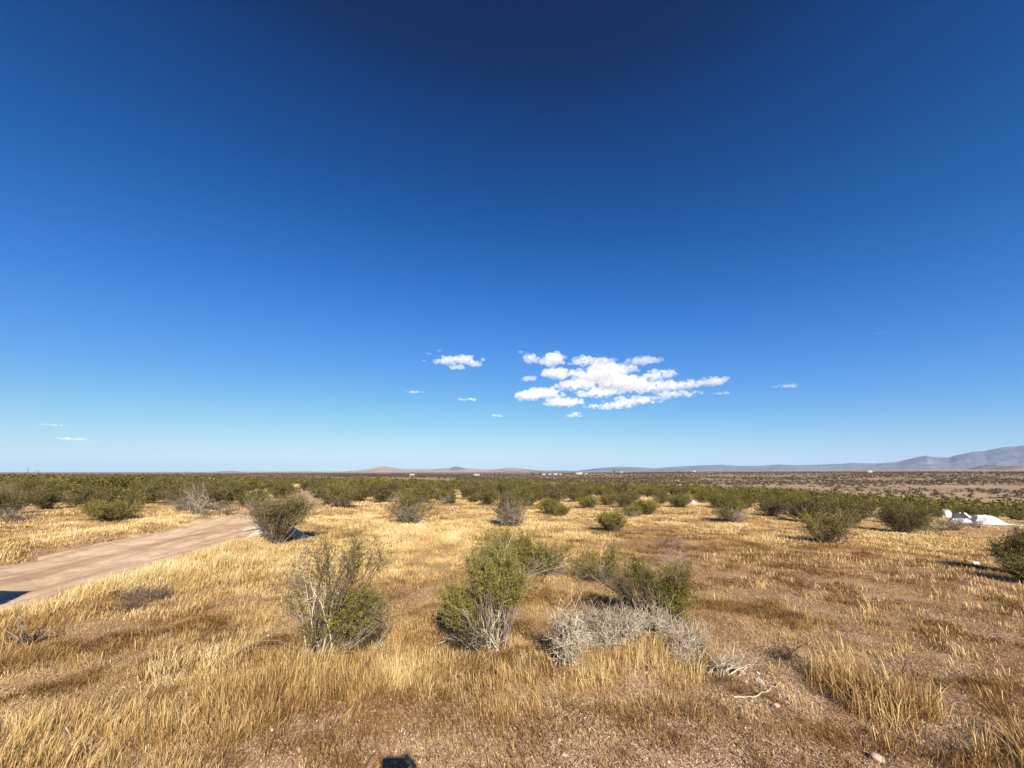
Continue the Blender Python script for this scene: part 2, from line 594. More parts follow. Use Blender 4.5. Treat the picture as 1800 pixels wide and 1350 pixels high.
# --- open bush with white stems
b = at(568, 1150); spot(b, .35)
bush('creosote_bush', b, [
    PX(b, 640, 975, 38, 34, 11, leaf=.5, t0=.75, ltone=.5, tone=.3),
    PX(b, 592, 985, 48, 38, 9, leaf=.4, t0=.76, ltone=.48, tone=.3),
    PX(b, 622, 1030, 52, 40, 10, leaf=.4, t0=.66, ltone=.45, tone=.25),
    PX(b, 640, 1078, 40, 34, 24, leaf=.9, ltone=.55, tone=.25),
    PX(b, 575, 1098, 26, 26, 9, leaf=1., ltone=.5, tone=.25),
    PX(b, 520, 990, 30, 30, 5, leaf=.5, t0=.75, tone=.55),
    PX(b, 526, 1055, 26, 22, 6, leaf=.6, t0=.7, tone=.5, ltone=.35),
    PX(b, 548, 1002, 20, 20, 3, leaf=0, tone=.8, thick=.0095, tw=.5, kink=2.2),
    PX(b, 575, 1015, 22, 22, 4, leaf=0, tone=.8, thick=.0115, tw=.5, kink=2.2),
    PX(b, 515, 1070, 16, 16, 2, leaf=0, tone=.75, thick=.008, tw=.5, kink=2),
    PX(b, 640, 1100, 50, 22, 9, leaf=0, tone=.8, thick=.006, arc=.0, kink=2.),
    PX(b, 672, 1085, 18, 25, 6, leaf=0, tone=.5, thick=.005, arc=-.05),
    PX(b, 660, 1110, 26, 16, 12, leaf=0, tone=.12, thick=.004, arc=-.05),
], 'open sparse creosote bush with bleached white stems fanning from its base', 'bush', 'creosote bushes', rg, **NEAR)

# --- dense twin-lobed bush in the centre
b = at(868, 1142); spot(b, .4)
bush('creosote_bush', b, [
    PX(b, 868, 1002, 46, 42, 44, leaf=1., ltone=.6, tone=.45, t0=.62, spread=.5, upb=.6),
    PX(b, 898, 1040, 30, 36, 22, leaf=1., ltone=.6, tone=.45, t0=.6, spread=.5, upb=.6),
    PX(b, 802, 1068, 28, 24, 26, leaf=1., ltone=.6, tone=.4, t0=.58, spread=.55, upb=.5),
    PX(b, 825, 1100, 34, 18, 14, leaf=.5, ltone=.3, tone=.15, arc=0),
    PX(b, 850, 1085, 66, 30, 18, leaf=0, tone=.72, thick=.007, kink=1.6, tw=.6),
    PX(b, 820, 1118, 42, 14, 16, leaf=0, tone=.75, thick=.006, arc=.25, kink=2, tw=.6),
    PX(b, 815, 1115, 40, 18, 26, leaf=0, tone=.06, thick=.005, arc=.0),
], 'dense upright creosote bush with pale bare lower branches and a smaller side lobe', 'bush', 'creosote bushes', rg, **NEAR)

# --- spreading bush just behind it
b = at(925, 1013); spot(b, .4)
bush('creosote_bush', b, [
    PX(b, 872, 958, 42, 26, 34, leaf=1.1, ltone=.6, tone=.35),
    PX(b, 925, 965, 44, 28, 32, leaf=1.1, ltone=.55, tone=.35),
    PX(b, 845, 985, 26, 22, 16, leaf=1., ltone=.55),
    PX(b, 985, 978, 26, 24, 18, leaf=1., ltone=.5),
    PX(b, 945, 985, 60, 20, 12, leaf=0, tone=.8, thick=.006),
    PX(b, 985, 1008, 30, 10, 14, leaf=0, tone=.4, thick=.004, arc=.1),
], 'wide bright olive creosote bush spreading behind the twin-lobed bush', 'bush', 'creosote bushes', rg,
    **dict(NEAR, leaf=.017, lf_per=13))

# --- sparse bush right of it
b = at(1058, 1022); spot(b, .25)
bush('creosote_bush', b, [
    PX(b, 1025, 992, 32, 18, 9, leaf=.8, ltone=.45, tone=.3),
    PX(b, 1065, 975, 16, 22, 6, leaf=.7, ltone=.4, tone=.3, t0=.6),
    PX(b, 1075, 1000, 16, 14, 5, leaf=.7, ltone=.4, tone=.3),
    PX(b, 1030, 1012, 26, 10, 8, leaf=0, tone=.4, thick=.004),
], 'thin straggly creosote bush behind the white dead brush', 'bush', 'creosote bushes', rg, **dict(NEAR, leaf=.016))

# --- half dead bush behind the white brush
b = at(1152, 1098); spot(b, .35)
bush('creosote_bush', b, [
    PX(b, 1125, 1012, 26, 20, 14, leaf=.8, ltone=.4, tone=.2, t0=.55),
    PX(b, 1192, 1018, 26, 14, 12, leaf=.8, ltone=.42, tone=.2, t0=.6),
    PX(b, 1190, 1060, 24, 24, 22, leaf=1.2, ltone=.5, tone=.2, t0=.4),
    PX(b, 1152, 1035, 30, 26, 10, leaf=.4, ltone=.3, tone=.2),
    PX(b, 1080, 1020, 26, 12, 14, leaf=.12, tone=.3, thick=.009, arc=.05),
    PX(b, 1180, 985, 40, 14, 5, leaf=0, tone=.5, thick=.004, t0=.7),
    PX(b, 1170, 1085, 30, 16, 16, leaf=0, tone=.15, thick=.005),
    PX(b, 1155, 1060, 22, 30, 6, leaf=0, tone=.8, thick=.007),
], 'half dead dark stemmed creosote bush rising behind the white brush', 'bush', 'creosote bushes', rg, **NEAR)


# --- bleached dead brush
def dead(px, py, lobes, label, thick=.0046, **kw):
    b = at(px, py); spot(b, .3)
    L = []
    for l in lobes:
        bx, by, lx, ly, rx, rz, n = l[:7]
        o = dict(leaf=0, tone=.74, thick=thick, rtw=.5, arc=.22, kink=2.0, base=at(bx, by), tw_wob=.24, upb=.15, spread=1.0, t0=.2, tw_len=.12, base_r=.05)
        if len(l) > 7: o.update(l[7])
        L.append(PX(at(bx, by), lx, ly, rx, rz, n, **o))
    return bush('dead_shrub', b, L, label, 'dead shrub', 'bleached dead shrubs', rg, **dict(dict(tw_per=7, sub_per=2), **kw))


dead(1062, 1138, [
    (1030, 1128, 1020, 1092, 28, 18, 22), (1062, 1134, 1055, 1094, 32, 18, 28), (1095, 1130, 1100, 1090, 32, 20, 28),
    (1062, 1136, 1060, 1118, 60, 12, 22), (1120, 1120, 1130, 1090, 26, 20, 18), (1040, 1120, 1040, 1082, 40, 12, 12), (1155, 1122, 1160, 1092, 24, 18, 18), (1185, 1122, 1186, 1100, 20, 14, 12),
    (1080, 1125, 1070, 1100, 60, 26, 24, dict(tone=.3, thick=.004))],
    'low tangled mound of bleached white dead brush in the middle')
dead(998, 1172, [
    (998, 1170, 998, 1100, 22, 22, 22, dict(arc=.1, thick=.007)), (998, 1172, 1000, 1140, 16, 18, 8), (998, 1168, 992, 1090, 16, 14, 8)],
    'narrow upright white dead shrub at the edge of the tangled mound')
dead(1213, 1162, [
    (1213, 1160, 1212, 1125, 28, 16, 18), (1205, 1168, 1196, 1148, 18, 10, 10), (1222, 1150, 1238, 1128, 16, 14, 7)],
    'small white dead shrub with curling twigs beside the half dead bush')
dead(1262, 1190, [
    (1262, 1188, 1272, 1152, 28, 14, 7, dict(arc=.25, thick=.004, tone=.72)), (1265, 1185, 1312, 1164, 16, 6, 7, dict(arc=.12, thick=.005, tone=.8)),
    (1262, 1190, 1262, 1165, 18, 14, 8, dict(tone=.6))],
    'few bleached white branches curving outward at the end of the dead brush', tw_per=3)
dead(1385, 1160, [(1380, 1162, 1375, 1148, 18, 7, 4, dict(tone=.15, thick=.004, base_r=.012)), (1380, 1162, 1390, 1142, 8, 6, 2, dict(tone=.1, thick=.007, base_r=.01))],
     'small charred looking dark dead shrub on the brown matted grass')
dead(275, 1052, [(262, 1052, 245, 1042, 30, 7, 16, dict(tone=.35, arc=.1)), (280, 1054, 285, 1044, 22, 8, 12, dict(tone=.3, arc=.1)), (225, 1075, 228, 1068, 18, 5, 8, dict(tone=.25))],
     'flattened grey dead twigs lying in the grass near the road bank')
dead(45, 1118, [(45, 1135, 58, 1115, 10, 6, 4, dict(tone=.05, thick=.012, base_r=.015)), (45, 1135, 36, 1122, 6, 10, 3, dict(tone=.2, thick=.014, base_r=.015)), (45, 1135, 14, 1100, 8, 5, 1, dict(tone=.4, thick=.006, base_r=.01))],
     'dark broken stump with a crooked twig in the grass', tw_per=2, sub_per=1)
dead(1690, 1240, [(1600, 1235, 1590, 1222, 26, 7, 4, dict(tone=.1, thick=.003)), (1560, 1222, 1550, 1212, 26, 6, 4, dict(tone=.1, thick=.003)), (1590, 1215, 1580, 1180, 16, 12, 2, dict(tone=.15, thick=.003))],
     'dark dry twigs tangled in the grassy ridge near the corner')
dead(1178, 958, [(1172, 962, 1170, 955, 12, 4, 10, dict(tone=.35)), (1190, 962, 1192, 956, 10, 4, 10, dict(tone=.4))],
     'small low grey dead twigs alone on the brown grass')
dead(30, 918, [(20, 918, 12, 903, 26, 10, 18, dict(tone=.4, thick=.009)), (35, 918, 40, 905, 30, 8, 18, dict(tone=.42, thick=.009)), (25, 920, 5, 893, 10, 6, 6, dict(tone=.4))],
     'grey leafless dead shrub lying low across the road')


# --- loose dead branches on the ground
def branch(label, pts, r, tone, twigs=6, tl=.15):
    P = []
    for (px, py, dz) in pts:
        p = at(px, py); p[2] += dz; P.append(p)
    P = np.array(P); c = P[0].copy()
    t = np.linspace(0, len(P) - 1, 14)
    Q = np.stack([np.interp(t, np.arange(len(P)), P[:, k]) for k in range(3)], 1) - c
    Q = Q[None] + wobble(rg, 1, 14, .025)
    ac = Acc()
    ac.add(*tubes(Q, r * np.linspace(1, .4, 14)[None], 6, np.array([tone])))
    tw = side_shoots(rg, Q, twigs, .3, 1, tl, 5, .1, .9, .12)
    ac.add(*tubes(tw, r * .3 * np.linspace(1, .4, 5)[None] * np.ones((len(tw), 1)), 3, np.full(len(tw), min(1, tone + .12))))
    o = obj('fallen_branch', ac.mesh('fallen_branch'), M_stem, None, c)
    return tag(o, label, 'branch', 'dead branches on the ground')


branch('long arched grey branch half sunk in tall grass beside the white stemmed bush', [(402, 1160, .02), (440, 1148, .07), (490, 1146, .09), (535, 1158, .06), (560, 1172, .01)], .009, .38, 7, .2)
branch('short thick grey stick lying below the white stemmed bush', [(636, 1178, .02), (655, 1160, .05), (672, 1147, .10), (690, 1135, .16)], .014, .5, 8, .16)
branch('thin straight stick below the twin lobed dense bush', [(845, 1172, .02), (868, 1155, .05), (885, 1142, .06)], .006, .55, 2, .1)
branch('thin pale curved twig on the gravel near the grassy ridge', [(1290, 1228, .01), (1335, 1232, .02), (1365, 1222, .03), (1378, 1208, .04)], .005, .85, 3, .07)
branch('pale dead twig lying flat at the foot of the twin lobed bush', [(770, 1140, .04), (800, 1133, .06), (830, 1126, .06), (850, 1124, .04)], .006, .8, 3, .1)
branch('pair of dark weathered sticks lying on bare soil below the dense bush', [(900, 1168, .02), (925, 1166, .03), (950, 1172, .02)], .010, .2, 4, .15)
branch('forked pale twig in the tall grass near the bottom edge', [(112, 1295, .05), (125, 1312, .03), (140, 1325, .02), (155, 1315, .05)], .004, .75, 2, .12)
branch('long bent grey branch arching over the grass beside the loose open bush', [(1480, 955, .03), (1510, 945, .15), (1535, 938, .22), (1560, 934, .25)], .012, .35, 5, .25)


# ------------------------------------------------------------------ the bushes one can tell apart beyond the clearing
def auto(px, base, top, hw, style, label, name='creosote_bush', n=46, asym=0., group='creosote bushes', cat='bush'):
    b = at(px, base)
    r_ = np.random.default_rng(abs(int(px * 7 + base)) + 5)
    h = base - top
    dist = math.hypot(b[0], b[1])
    k = 1 / F * b[1]
    L = []
    lt = {'green': .58, 'dark': .36, 'grey': .42, 'olive': .46}[style]
    nl = 6
    for q in range(nl):
        fx = (q + .5) / nl * 2 - 1 + r_.normal(0, .1)
        fz = .52 + .18 * (1 - abs(fx)) + r_.normal(0, .07)
        L.append(PX(b, px + fx * hw * .68 + asym * hw * fz, base - h * min(fz, .74), hw * .36, h * .2, max(4, n // nl), leaf=1., ltone=lt + r_.normal(0, .05), tone=.3, dy=r_.normal(0, .2) * hw * k, t0=.4))
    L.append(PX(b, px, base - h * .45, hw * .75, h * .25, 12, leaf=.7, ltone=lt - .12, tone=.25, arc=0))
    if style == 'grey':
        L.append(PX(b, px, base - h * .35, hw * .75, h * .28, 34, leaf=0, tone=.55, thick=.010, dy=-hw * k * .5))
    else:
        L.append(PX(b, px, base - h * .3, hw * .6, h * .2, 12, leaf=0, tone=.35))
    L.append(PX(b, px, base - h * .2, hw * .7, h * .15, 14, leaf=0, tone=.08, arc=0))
    spot(b, hw * k * .6)
    sz = .013 + .0011 * dist
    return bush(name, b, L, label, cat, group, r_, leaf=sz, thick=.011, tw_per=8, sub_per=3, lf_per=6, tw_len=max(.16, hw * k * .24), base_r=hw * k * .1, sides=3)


b = at(487, 958); spot(b, .5)
bush('creosote_bush', b, [
    PX(b, 500, 893, 34, 20, 26, leaf=1.1, ltone=.42, tone=.2, t0=.68), PX(b, 530, 898, 24, 20, 20, leaf=1.1, ltone=.4, t0=.68),
    PX(b, 465, 905, 24, 18, 16, leaf=.8, ltone=.45, t0=.68), PX(b, 445, 900, 14, 10, 7, leaf=.7, ltone=.5, t0=.68),
    PX(b, 492, 914, 34, 12, 16, leaf=.6, ltone=.25, tone=.2), PX(b, 488, 938, 12, 10, 12, leaf=.1, ltone=.2, tone=.12),
    PX(b, 475, 908, 30, 12, 7, leaf=0, tone=.5, t0=.6)],
    'dark round creosote bush on a single dark foot beside the dirt road', 'bush', 'creosote bushes', rg,
    leaf=.026, thick=.012, tw_per=8, sub_per=3, lf_per=6, tw_len=.28, base_r=.05)

auto(720, 921, 853, 50, 'grey', 'creosote bush with a skirt of grey bare branches alone in golden grass')
auto(898, 926, 850, 50, 'grey', 'tall grey branched creosote bush behind the wide bright olive bush')
auto(965, 904, 876, 22, 'olive', 'small olive bush tucked beside the tall grey branched bush')
auto(985, 908, 889, 16, 'green', 'very small green bush at the end of the tucked olive bush')
auto(1075, 934, 896, 34, 'green', 'compact bright green bush with grey lower twigs on brown grass', n=56)
auto(1135, 906, 878, 32, 'green', 'vivid green low bush behind the compact bright green bush')
auto(1112, 908, 894, 22, 'grey', 'low grey brush clump in front of the vivid green bush')
auto(1285, 920, 868, 40, 'grey', 'open grey green creosote bush ahead of two white debris scraps')
auto(1352, 899, 884, 12, 'dark', 'tiny dark bush beside the small white scrap')
auto(1448, 955, 893, 62, 'olive', 'wide loose open creosote bush with arching twigs on golden grass', n=40)
auto(1585, 937, 872, 62, 'dark', 'broad dense dark creosote bush next to the white plastic sheet', n=70)
auto(1480, 900, 876, 22, 'olive', 'small olive bush at the shoulder of the broad dark bush')
auto(1795, 1012, 925, 36, 'dark', 'dense dark bush cut by the right edge of the picture', n=70)
auto(1812, 1026, 990, 30, 'green', 'small green sprig of bush at the right edge')
auto(197, 916, 878, 52, 'green', 'low wide bright green bush on the far side of the road', n=64)
auto(338, 898, 846, 66, 'dark', 'big dark creosote bush with dead grey limbs across the road', n=80)
auto(58, 885, 838, 62, 'grey', 'large rounded grey limbed bush near the left edge', n=70)
auto(600, 893, 842, 42, 'olive', 'tall olive bush behind the single footed roadside bush', n=60)
auto(790, 886, 862, 24, 'grey', 'small grey footed bush behind the golden clearing')
auto(1195, 892, 868, 30, 'olive', 'olive bush beside the pale lumpy debris')
auto(1262, 893, 866, 26, 'dark', 'dark bush standing just behind the white scraps')
auto(1400, 888, 870, 26, 'olive', 'loose olive bush just beyond the small white scrap')
auto(1035, 893, 872, 26, 'olive', 'grey olive bush in the mid clearing between two green bushes')
auto(1068, 888, 870, 22, 'olive', 'second grey olive bush in the mid clearing')
auto(1345, 885, 871, 18, 'grey', 'faint grey bush on the pale straw strip')
dead(405, 905, [(360, 900, 330, 868, 20, 14, 14, dict(tone=.55, thick=.012, tw_len=.4)), (350, 905, 350, 885, 40, 12, 22, dict(tone=.5, thick=.012, tw_len=.4)), (395, 903, 400, 893, 30, 6, 14, dict(tone=.42, thick=.011, tw_len=.3))],
     'tangle of dead grey limbs at the foot of the big dark bush')
dead(1690, 930, [(1680, 932, 1680, 918, 34, 8, 26, dict(tone=.4, thick=.009, tw_len=.3)), (1720, 928, 1715, 918, 24, 7, 14, dict(tone=.4, thick=.009, tw_len=.3)), (1650, 935, 1640, 925, 40, 6, 10, dict(tone=.25, thick=.012))],
     'low grey dead brush in front of the white plastic sheet')

# ------------------------------------------------------------------ crowd of bushes beyond the clearing
PROTO = []
for q in range(9):
    r_ = np.random.default_rng(200 + q)
    kind = ['olive', 'dark', 'grey'][q % 3]
    h = [1.25, 1.45, 1.15, 1.0, 1.6, 1.3, .8, 1.35, 1.05][q]; w = [.95, 1.1, .95, .75, 1.15, 1.1, .7, 1.3, .8][q]
    L = []
    lt = {'olive': .43, 'dark': .30, 'grey': .38}[kind]
    for k in range(8):
        a = r_.uniform(0, 6.28); rr = w * math.sqrt(r_.uniform(.05, .75))
        L.append(dict(c=(rr * math.cos(a), rr * math.sin(a), h * (.9 - .32 * (rr / w) ** 2) - .2 + r_.normal(0, .08)), r=(w * .34, w * .34, h * .22), n=6,
                      leaf=1., ltone=lt + r_.normal(0, .07), tone=.3, t0=.35))
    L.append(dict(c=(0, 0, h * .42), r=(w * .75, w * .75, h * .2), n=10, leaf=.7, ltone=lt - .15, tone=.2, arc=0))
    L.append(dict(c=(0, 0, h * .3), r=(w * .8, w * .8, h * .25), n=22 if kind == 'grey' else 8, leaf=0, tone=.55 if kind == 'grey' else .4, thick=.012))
    st, lv = grow(r_, np.zeros(3), L, leaf=.062, thick=.013, tw_per=7, sub_per=2, lf_per=6, tw_len=w * .3, base_r=.1, sides=3)
    PROTO.append((kind, st.mesh('branches'), lv.mesh('foliage')))

r_ = np.random.default_rng(77)


def brush_p(x, y):
    """chance of brush at a place: clearings stay open, a dense band beyond"""
    r = np.hypot(x, y); a = np.degrees(np.arctan2(x, y))
    r0 = np.interp(a, [-60, -44, -36, -28, -20, -8, 0, 10, 22, 30, 38, 44, 50, 60], [20.5, 21, 21, 23, 22, 20.5, 20, 20.5, 24, 24, 20, 20, 21, 21])
    p = sstep(r0, r0 + 2.5, r)
    n = fbm(x / 5, y / 5, 301, 3)
    p = p * sstep(.42, .56, n + .12 * sstep(25, 45, r) + .10 * sstep(-20, -30, a) + .1 * sstep(28, 36, a))
    d = np.abs(road_d(x, y))
    p = p * sstep(1.6, 2.3, d + 1.2 * sstep(20, 32, r))
    return p


cand = []
ca_ = np.radians(r_.uniform(-57, 57, 26000)); cr_ = np.sqrt(r_.uniform(14 ** 2, 50 ** 2, 26000))
cx_, cy_ = cr_ * np.sin(ca_), cr_ * np.cos(ca_)
ck_ = (r_.uniform(0, 1, 26000) < brush_p(cx_, cy_)) & ~((np.degrees(ca_) > 46) & (np.degrees(ca_) < 57) & (cr_ < 37))
for x, y, rr in zip(cx_[ck_], cy_[ck_], cr_[ck_]):
    md = 1.6 + .018 * rr
    if any((x - c[0]) ** 2 + (y - c[1]) ** 2 < md * md for c in cand): continue
    if any((x - c[0]) ** 2 + (y - c[1]) ** 2 < (1.0 + c[2]) ** 2 for c in BUSH_SPOTS): continue
    cand.append((float(x), float(y), float(rr)))
    if len(cand) >= 285: break
KIND_WORD = {'olive': 'olive green', 'dark': 'dark green', 'grey': 'grey limbed'}
for (x, y, rr) in sorted(cand, key=lambda c: c[2]):
    kind, ms, mf = PROTO[r_.integers(len(PROTO))]
    a = math.degrees(math.atan2(x, y))
    s = r_.uniform(.48, 1.02) * (.92 if rr > 36 else 1.0)
    z = float(height(np.array([x]), np.array([y]))[0])
    e = empty('creosote_bush', (x, y, z - .02), r_.uniform(0, 6.28))
    e.scale = (s * r_.uniform(.9, 1.25), s * r_.uniform(.9, 1.25), s * (.95 if a < -24 else .84))
    far = 'deep in' if rr > 38 else 'along the front of'
    place = 'the dense brush beyond the dirt road' if a < -24 else ('the brush band behind the golden clearing' if a < 20 else 'the dark brush band before the sloping plain')
    tag(e, '%s creosote bush %s %s' % (KIND_WORD[kind], far, place), 'bush', 'creosote bushes crowded in the brush band')
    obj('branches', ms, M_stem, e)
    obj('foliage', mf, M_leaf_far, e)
    spot((x, y), .6)

# farther brush, past counting: one object of small leafy tufts
r_ = np.random.default_rng(99)
VV = []; TT = []


def far_brush(n, rmin, rmax, amin, amax, faces, sz, hh, face, tone, prob=None, keep=None):
    a = np.radians(r_.uniform(amin, amax, n)); rr = np.sqrt(r_.uniform(rmin ** 2, rmax ** 2, n))
    x, y = rr * np.sin(a), rr * np.cos(a)
    if prob is not None:
        k = r_.uniform(0, 1, n) < prob(x, y)
        x, y, rr = x[k], y[k], rr[k]
    n = len(x)
    z = height(x, y)
    s = r_.uniform(.6, 1.25, n)
    u = unit(r_.normal(0, 1, (n, faces, 3))) * r_.uniform(.2, 1, (n, faces, 1)) ** .4
    u[..., 2] = np.abs(u[..., 2])
    c = u * np.stack([sz * s, sz * s, hh * s], 1)[:, None]
    c = c + np.stack([x, y, z], 1)[:, None]
    c[..., 2] += .12 * hh
    A = unit(r_.normal(0, 1, (n, faces, 3))) * face * s[:, None, None]; B = unit(r_.normal(0, 1, (n, faces, 3))) * face * s[:, None, None]
    tri = np.stack([c, c + A, c + B], 2).reshape(-1, 3)
    t = np.clip(tone + r_.normal(0, .07, (n, 1)) + r_.normal(0, .11, (n, faces)), 0, 1)
    VV.append(tri); TT.append(np.repeat(t.ravel(), 3))


def far_p(x, y):
    r = np.hypot(x, y); a = np.degrees(np.arctan2(x, y))
    n = fbm(x / 14, y / 14, 311, 3)
    lim = np.interp(a, [-60, -24, -12, 0, 12, 24, 40, 60], [420, 380, 220, 150, 130, 118, 108, 100])
    p = sstep(.46, .60, n + .04 * sstep(160, 90, r)) * sstep(lim * 1.12, lim * .92, r)
    return np.where(np.abs(road_d(x, y)) < 2 * (r < 110), 0, p)


far_brush(700, 50, 70, -58, 58, 170, .9, 1.1, .20, .40, far_p)
far_brush(2300, 70, 140, -58, 58, 110, .95, .95, .30, .38, far_p)
far_brush(6000, 140, 430, -58, 58, 46, 1.1, 1.2, .5, .36, far_p)


def flush(name, label, mat):
    V = np.vstack(VV); T = np.concatenate(TT)
    VV.clear(); TT.clear()
    me = make_mesh(name, V, None, np.arange(len(V)).reshape(-1, 3), {'tone': T})
    tag(obj(name, me, mat), label, 'scrub', None, 'stuff')


flush('distant_scrub', 'far dark green scrub filling the plain beyond the nearer bushes', M_leaf_far)


def slope_p(x, y):
    r = np.hypot(x, y); a = np.degrees(np.arctan2(x, y))
    n = fbm(x / 90, y / 90, 321, 4)
    return sstep(.28, .5, n) * (1 - .8 * np.exp(-((r - 230) / 50) ** 2) * (a > 12))


far_brush(9000, 200, 700, -8, 58, 16, 1.1, 1.1, .75, .27, slope_p)
far_brush(16000, 700, 1700, -25, 58, 9, 1.5, 1.3, 1.3, .25, slope_p)
far_brush(9000, 430, 1700, -58, -5, 9, 1.5, 1.3, 1.2, .28, slope_p)
far_brush(9000, 1700, 3400, -58, 58, 6, 2.4, 1.6, 2.6, .25, slope_p)
flush('slope_scrub', 'tiny dark scrub dots on the far sloping plain out to the hills', M_dryscrub)

# ------------------------------------------------------------------ dry grass
r_ = np.random.default_rng(123)
GV = []; GT = []


def blades(x, y, h, w, lean, tone, seed_head=True):
    n = len(x)
    z = height(x, y) - .006
    az = r_.uniform(0, 6.283, n)
    la = r_.uniform(0, 6.283, n)
    ln = np.abs(r_.normal(0, 1, n)) * lean
    ca = 12.0 * fbm(x / .7, y / .7, 201, 2)
    cl = lean * .35
    ld = np.stack([np.cos(la) * ln + np.cos(ca) * cl, np.sin(la) * ln + np.sin(ca) * cl, np.zeros(n)], 1)
    sd = np.stack([np.cos(az), np.sin(az), np.zeros(n)], 1)
    B = np.stack([x, y, z], 1)
    up = np.array([0, 0, 1.])
    hz = h[:, None]
    def pt(s): return B + up * hz * s * (1 - .25 * ln[:, None] * s) + ld * hz * (s ** 1.7)
    w = w[:, None]
    m = pt(.68)
    hw = 1.05 if seed_head else .8
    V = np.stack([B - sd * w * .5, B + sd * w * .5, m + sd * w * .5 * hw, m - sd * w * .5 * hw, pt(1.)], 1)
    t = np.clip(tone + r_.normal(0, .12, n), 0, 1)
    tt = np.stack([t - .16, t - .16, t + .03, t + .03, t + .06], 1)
    GV.append(V.reshape(-1, 3)); GT.append(np.clip(tt, 0, 1).ravel())


def scatter(n, rmin, rmax, amin=-62, amax=62):
    n = int(n * 1.07) if amin == -62 else n
    a = np.radians(r_.uniform(amin, amax, n)); rr = np.sqrt(r_.uniform(rmin ** 2, rmax ** 2, n))
    return rr * np.sin(a), rr * np.cos(a), rr


def road_ok(x, y):
    d = np.abs(road_d(x, y))
    e = np.where(road_d(x, y) < 0, ROAD_HALF - .12, ROAD_HALF + .05) + .9 * (fbm(x / .6, y / .6, 41, 3) - .5)
    return sstep(e - .12, e + .25, d)


# clumped stands of tall straw
def stand(ntuft, per, rmin, rmax, hmin, hmax, w, spread, tone, thr):
    x, y, rr = scatter(ntuft, rmin, rmax)
    s = straw_w(x, y) if rmax <= 32 else np.clip(.6 + 1.5 * (fbm(x / 9, y / 9, 81, 4) - .45), 0, 1)
    gs = .30 if rmax < 12 else .6
    gap = fbm(x / gs, y / gs, 181, 3)
    big = fbm(x / 1.7, y / 1.7, 191, 3)
    ntuft = len(x)
    k = (r_.uniform(0, 1, ntuft) < sstep(thr, thr + .5, s) * sstep(.36, .56, .5 * gap + .5 * big)) & (r_.uniform(0, 1, ntuft) < road_ok(x, y))
    x, y, s, rr = x[k], y[k], s[k], rr[k]
    gap = gap[k]; big = big[k]
    n = len(x)
    hn = fbm(x / 1.4, y / 1.4, 131, 2)
    th = (hmin + (hmax - hmin) * np.clip((.25 + .75 * tall_w(x, y)) * (.15 + 1.3 * s * (.5 * hn + .5 * big - .08)), 0, 1)) * r_.uniform(.55, 1.3, n)
    tt = tone + .30 * (s - .6) + .55 * (fbm(x / .7, y / .7, 171, 3) - .5) + r_.normal(0, .10, n) + .5 * (gap - .5) - .12 * sstep(-.6, -2.0, x) * sstep(8, 4, rr) * (.3 + 1.4 * big)
    X = np.repeat(x, per) + r_.normal(0, 1, n * per) * spread
    Y = np.repeat(y, per) + r_.normal(0, 1, n * per) * spread
    H = np.repeat(th, per) * r_.uniform(.35, 1.15, n * per)
    blades(X, Y, H, w * r_.uniform(.6, 1.4, n * per), .36, np.repeat(tt, per))


stand(26000, 9, 2.0, 6.0, .035, .27, .0024, .030, .52, .20)
stand(36000, 9, 6.0, 11, .035, .26, .0040, .045, .58, .18)
stand(36000, 9, 11, 20, .04, .26, .0072, .07, .64, .15)
stand(30000, 7, 20, 40, .05, .24, .014, .13, .70, .10)
# matted dead clumps between the straw, toned dark to paint in shadow patches
for (n_, a_, b_, w_) in ((30000, 2.0, 6, .0026), (28000, 6, 12, .0045), (18000, 12, 24, .009)):
    x, y, rr = scatter(n_, a_, b_)
    k = (fbm(x / .42, y / .42, 231, 3) + .35 * (fbm(x / 2.2, y / 2.2, 232, 2) - .5) > .575) & (r_.uniform(0, 1, len(x)) < road_ok(x, y) * (1 - .75 * gravel_w(x, y)))
    x, y, rr = x[k], y[k], rr[k]
    per = 12; m = len(x) * per
    blades(np.repeat(x, per) + r_.normal(0, .035, m), np.repeat(y, per) + r_.normal(0, .035, m), np.repeat(r_.uniform(.03, .085, len(x)), per) * r_.uniform(.5, 1.2, m), w_ * r_.uniform(.6, 1.4, m), .9, np.repeat(r_.normal(.15, .09, len(x)), per))
# loose golden tufts on the browner side
x, y, rr = scatter(3200, 3.2, 20, 4, 56)
k = (fbm(x / 1.3, y / 1.3, 211, 3) > .53) & (r_.uniform(0, 1, len(x)) < sstep(.8, 1.6, x))
x, y, rr = x[k], y[k], rr[k]
per = 16; th = r_.uniform(.05, .13, len(x)); tt = r_.normal(.68, .12, len(x)); m = len(x) * per
sp = np.repeat(.02 + .004 * rr, per)
blades(np.repeat(x, per) + r_.normal(0, 1, m) * sp, np.repeat(y, per) + r_.normal(0, 1, m) * sp, np.repeat(th, per) * r_.uniform(.5, 1.15, m), np.repeat(.001 + .0004 * rr, per) * r_.uniform(.7, 1.4, m), .3, np.repeat(tt, per))
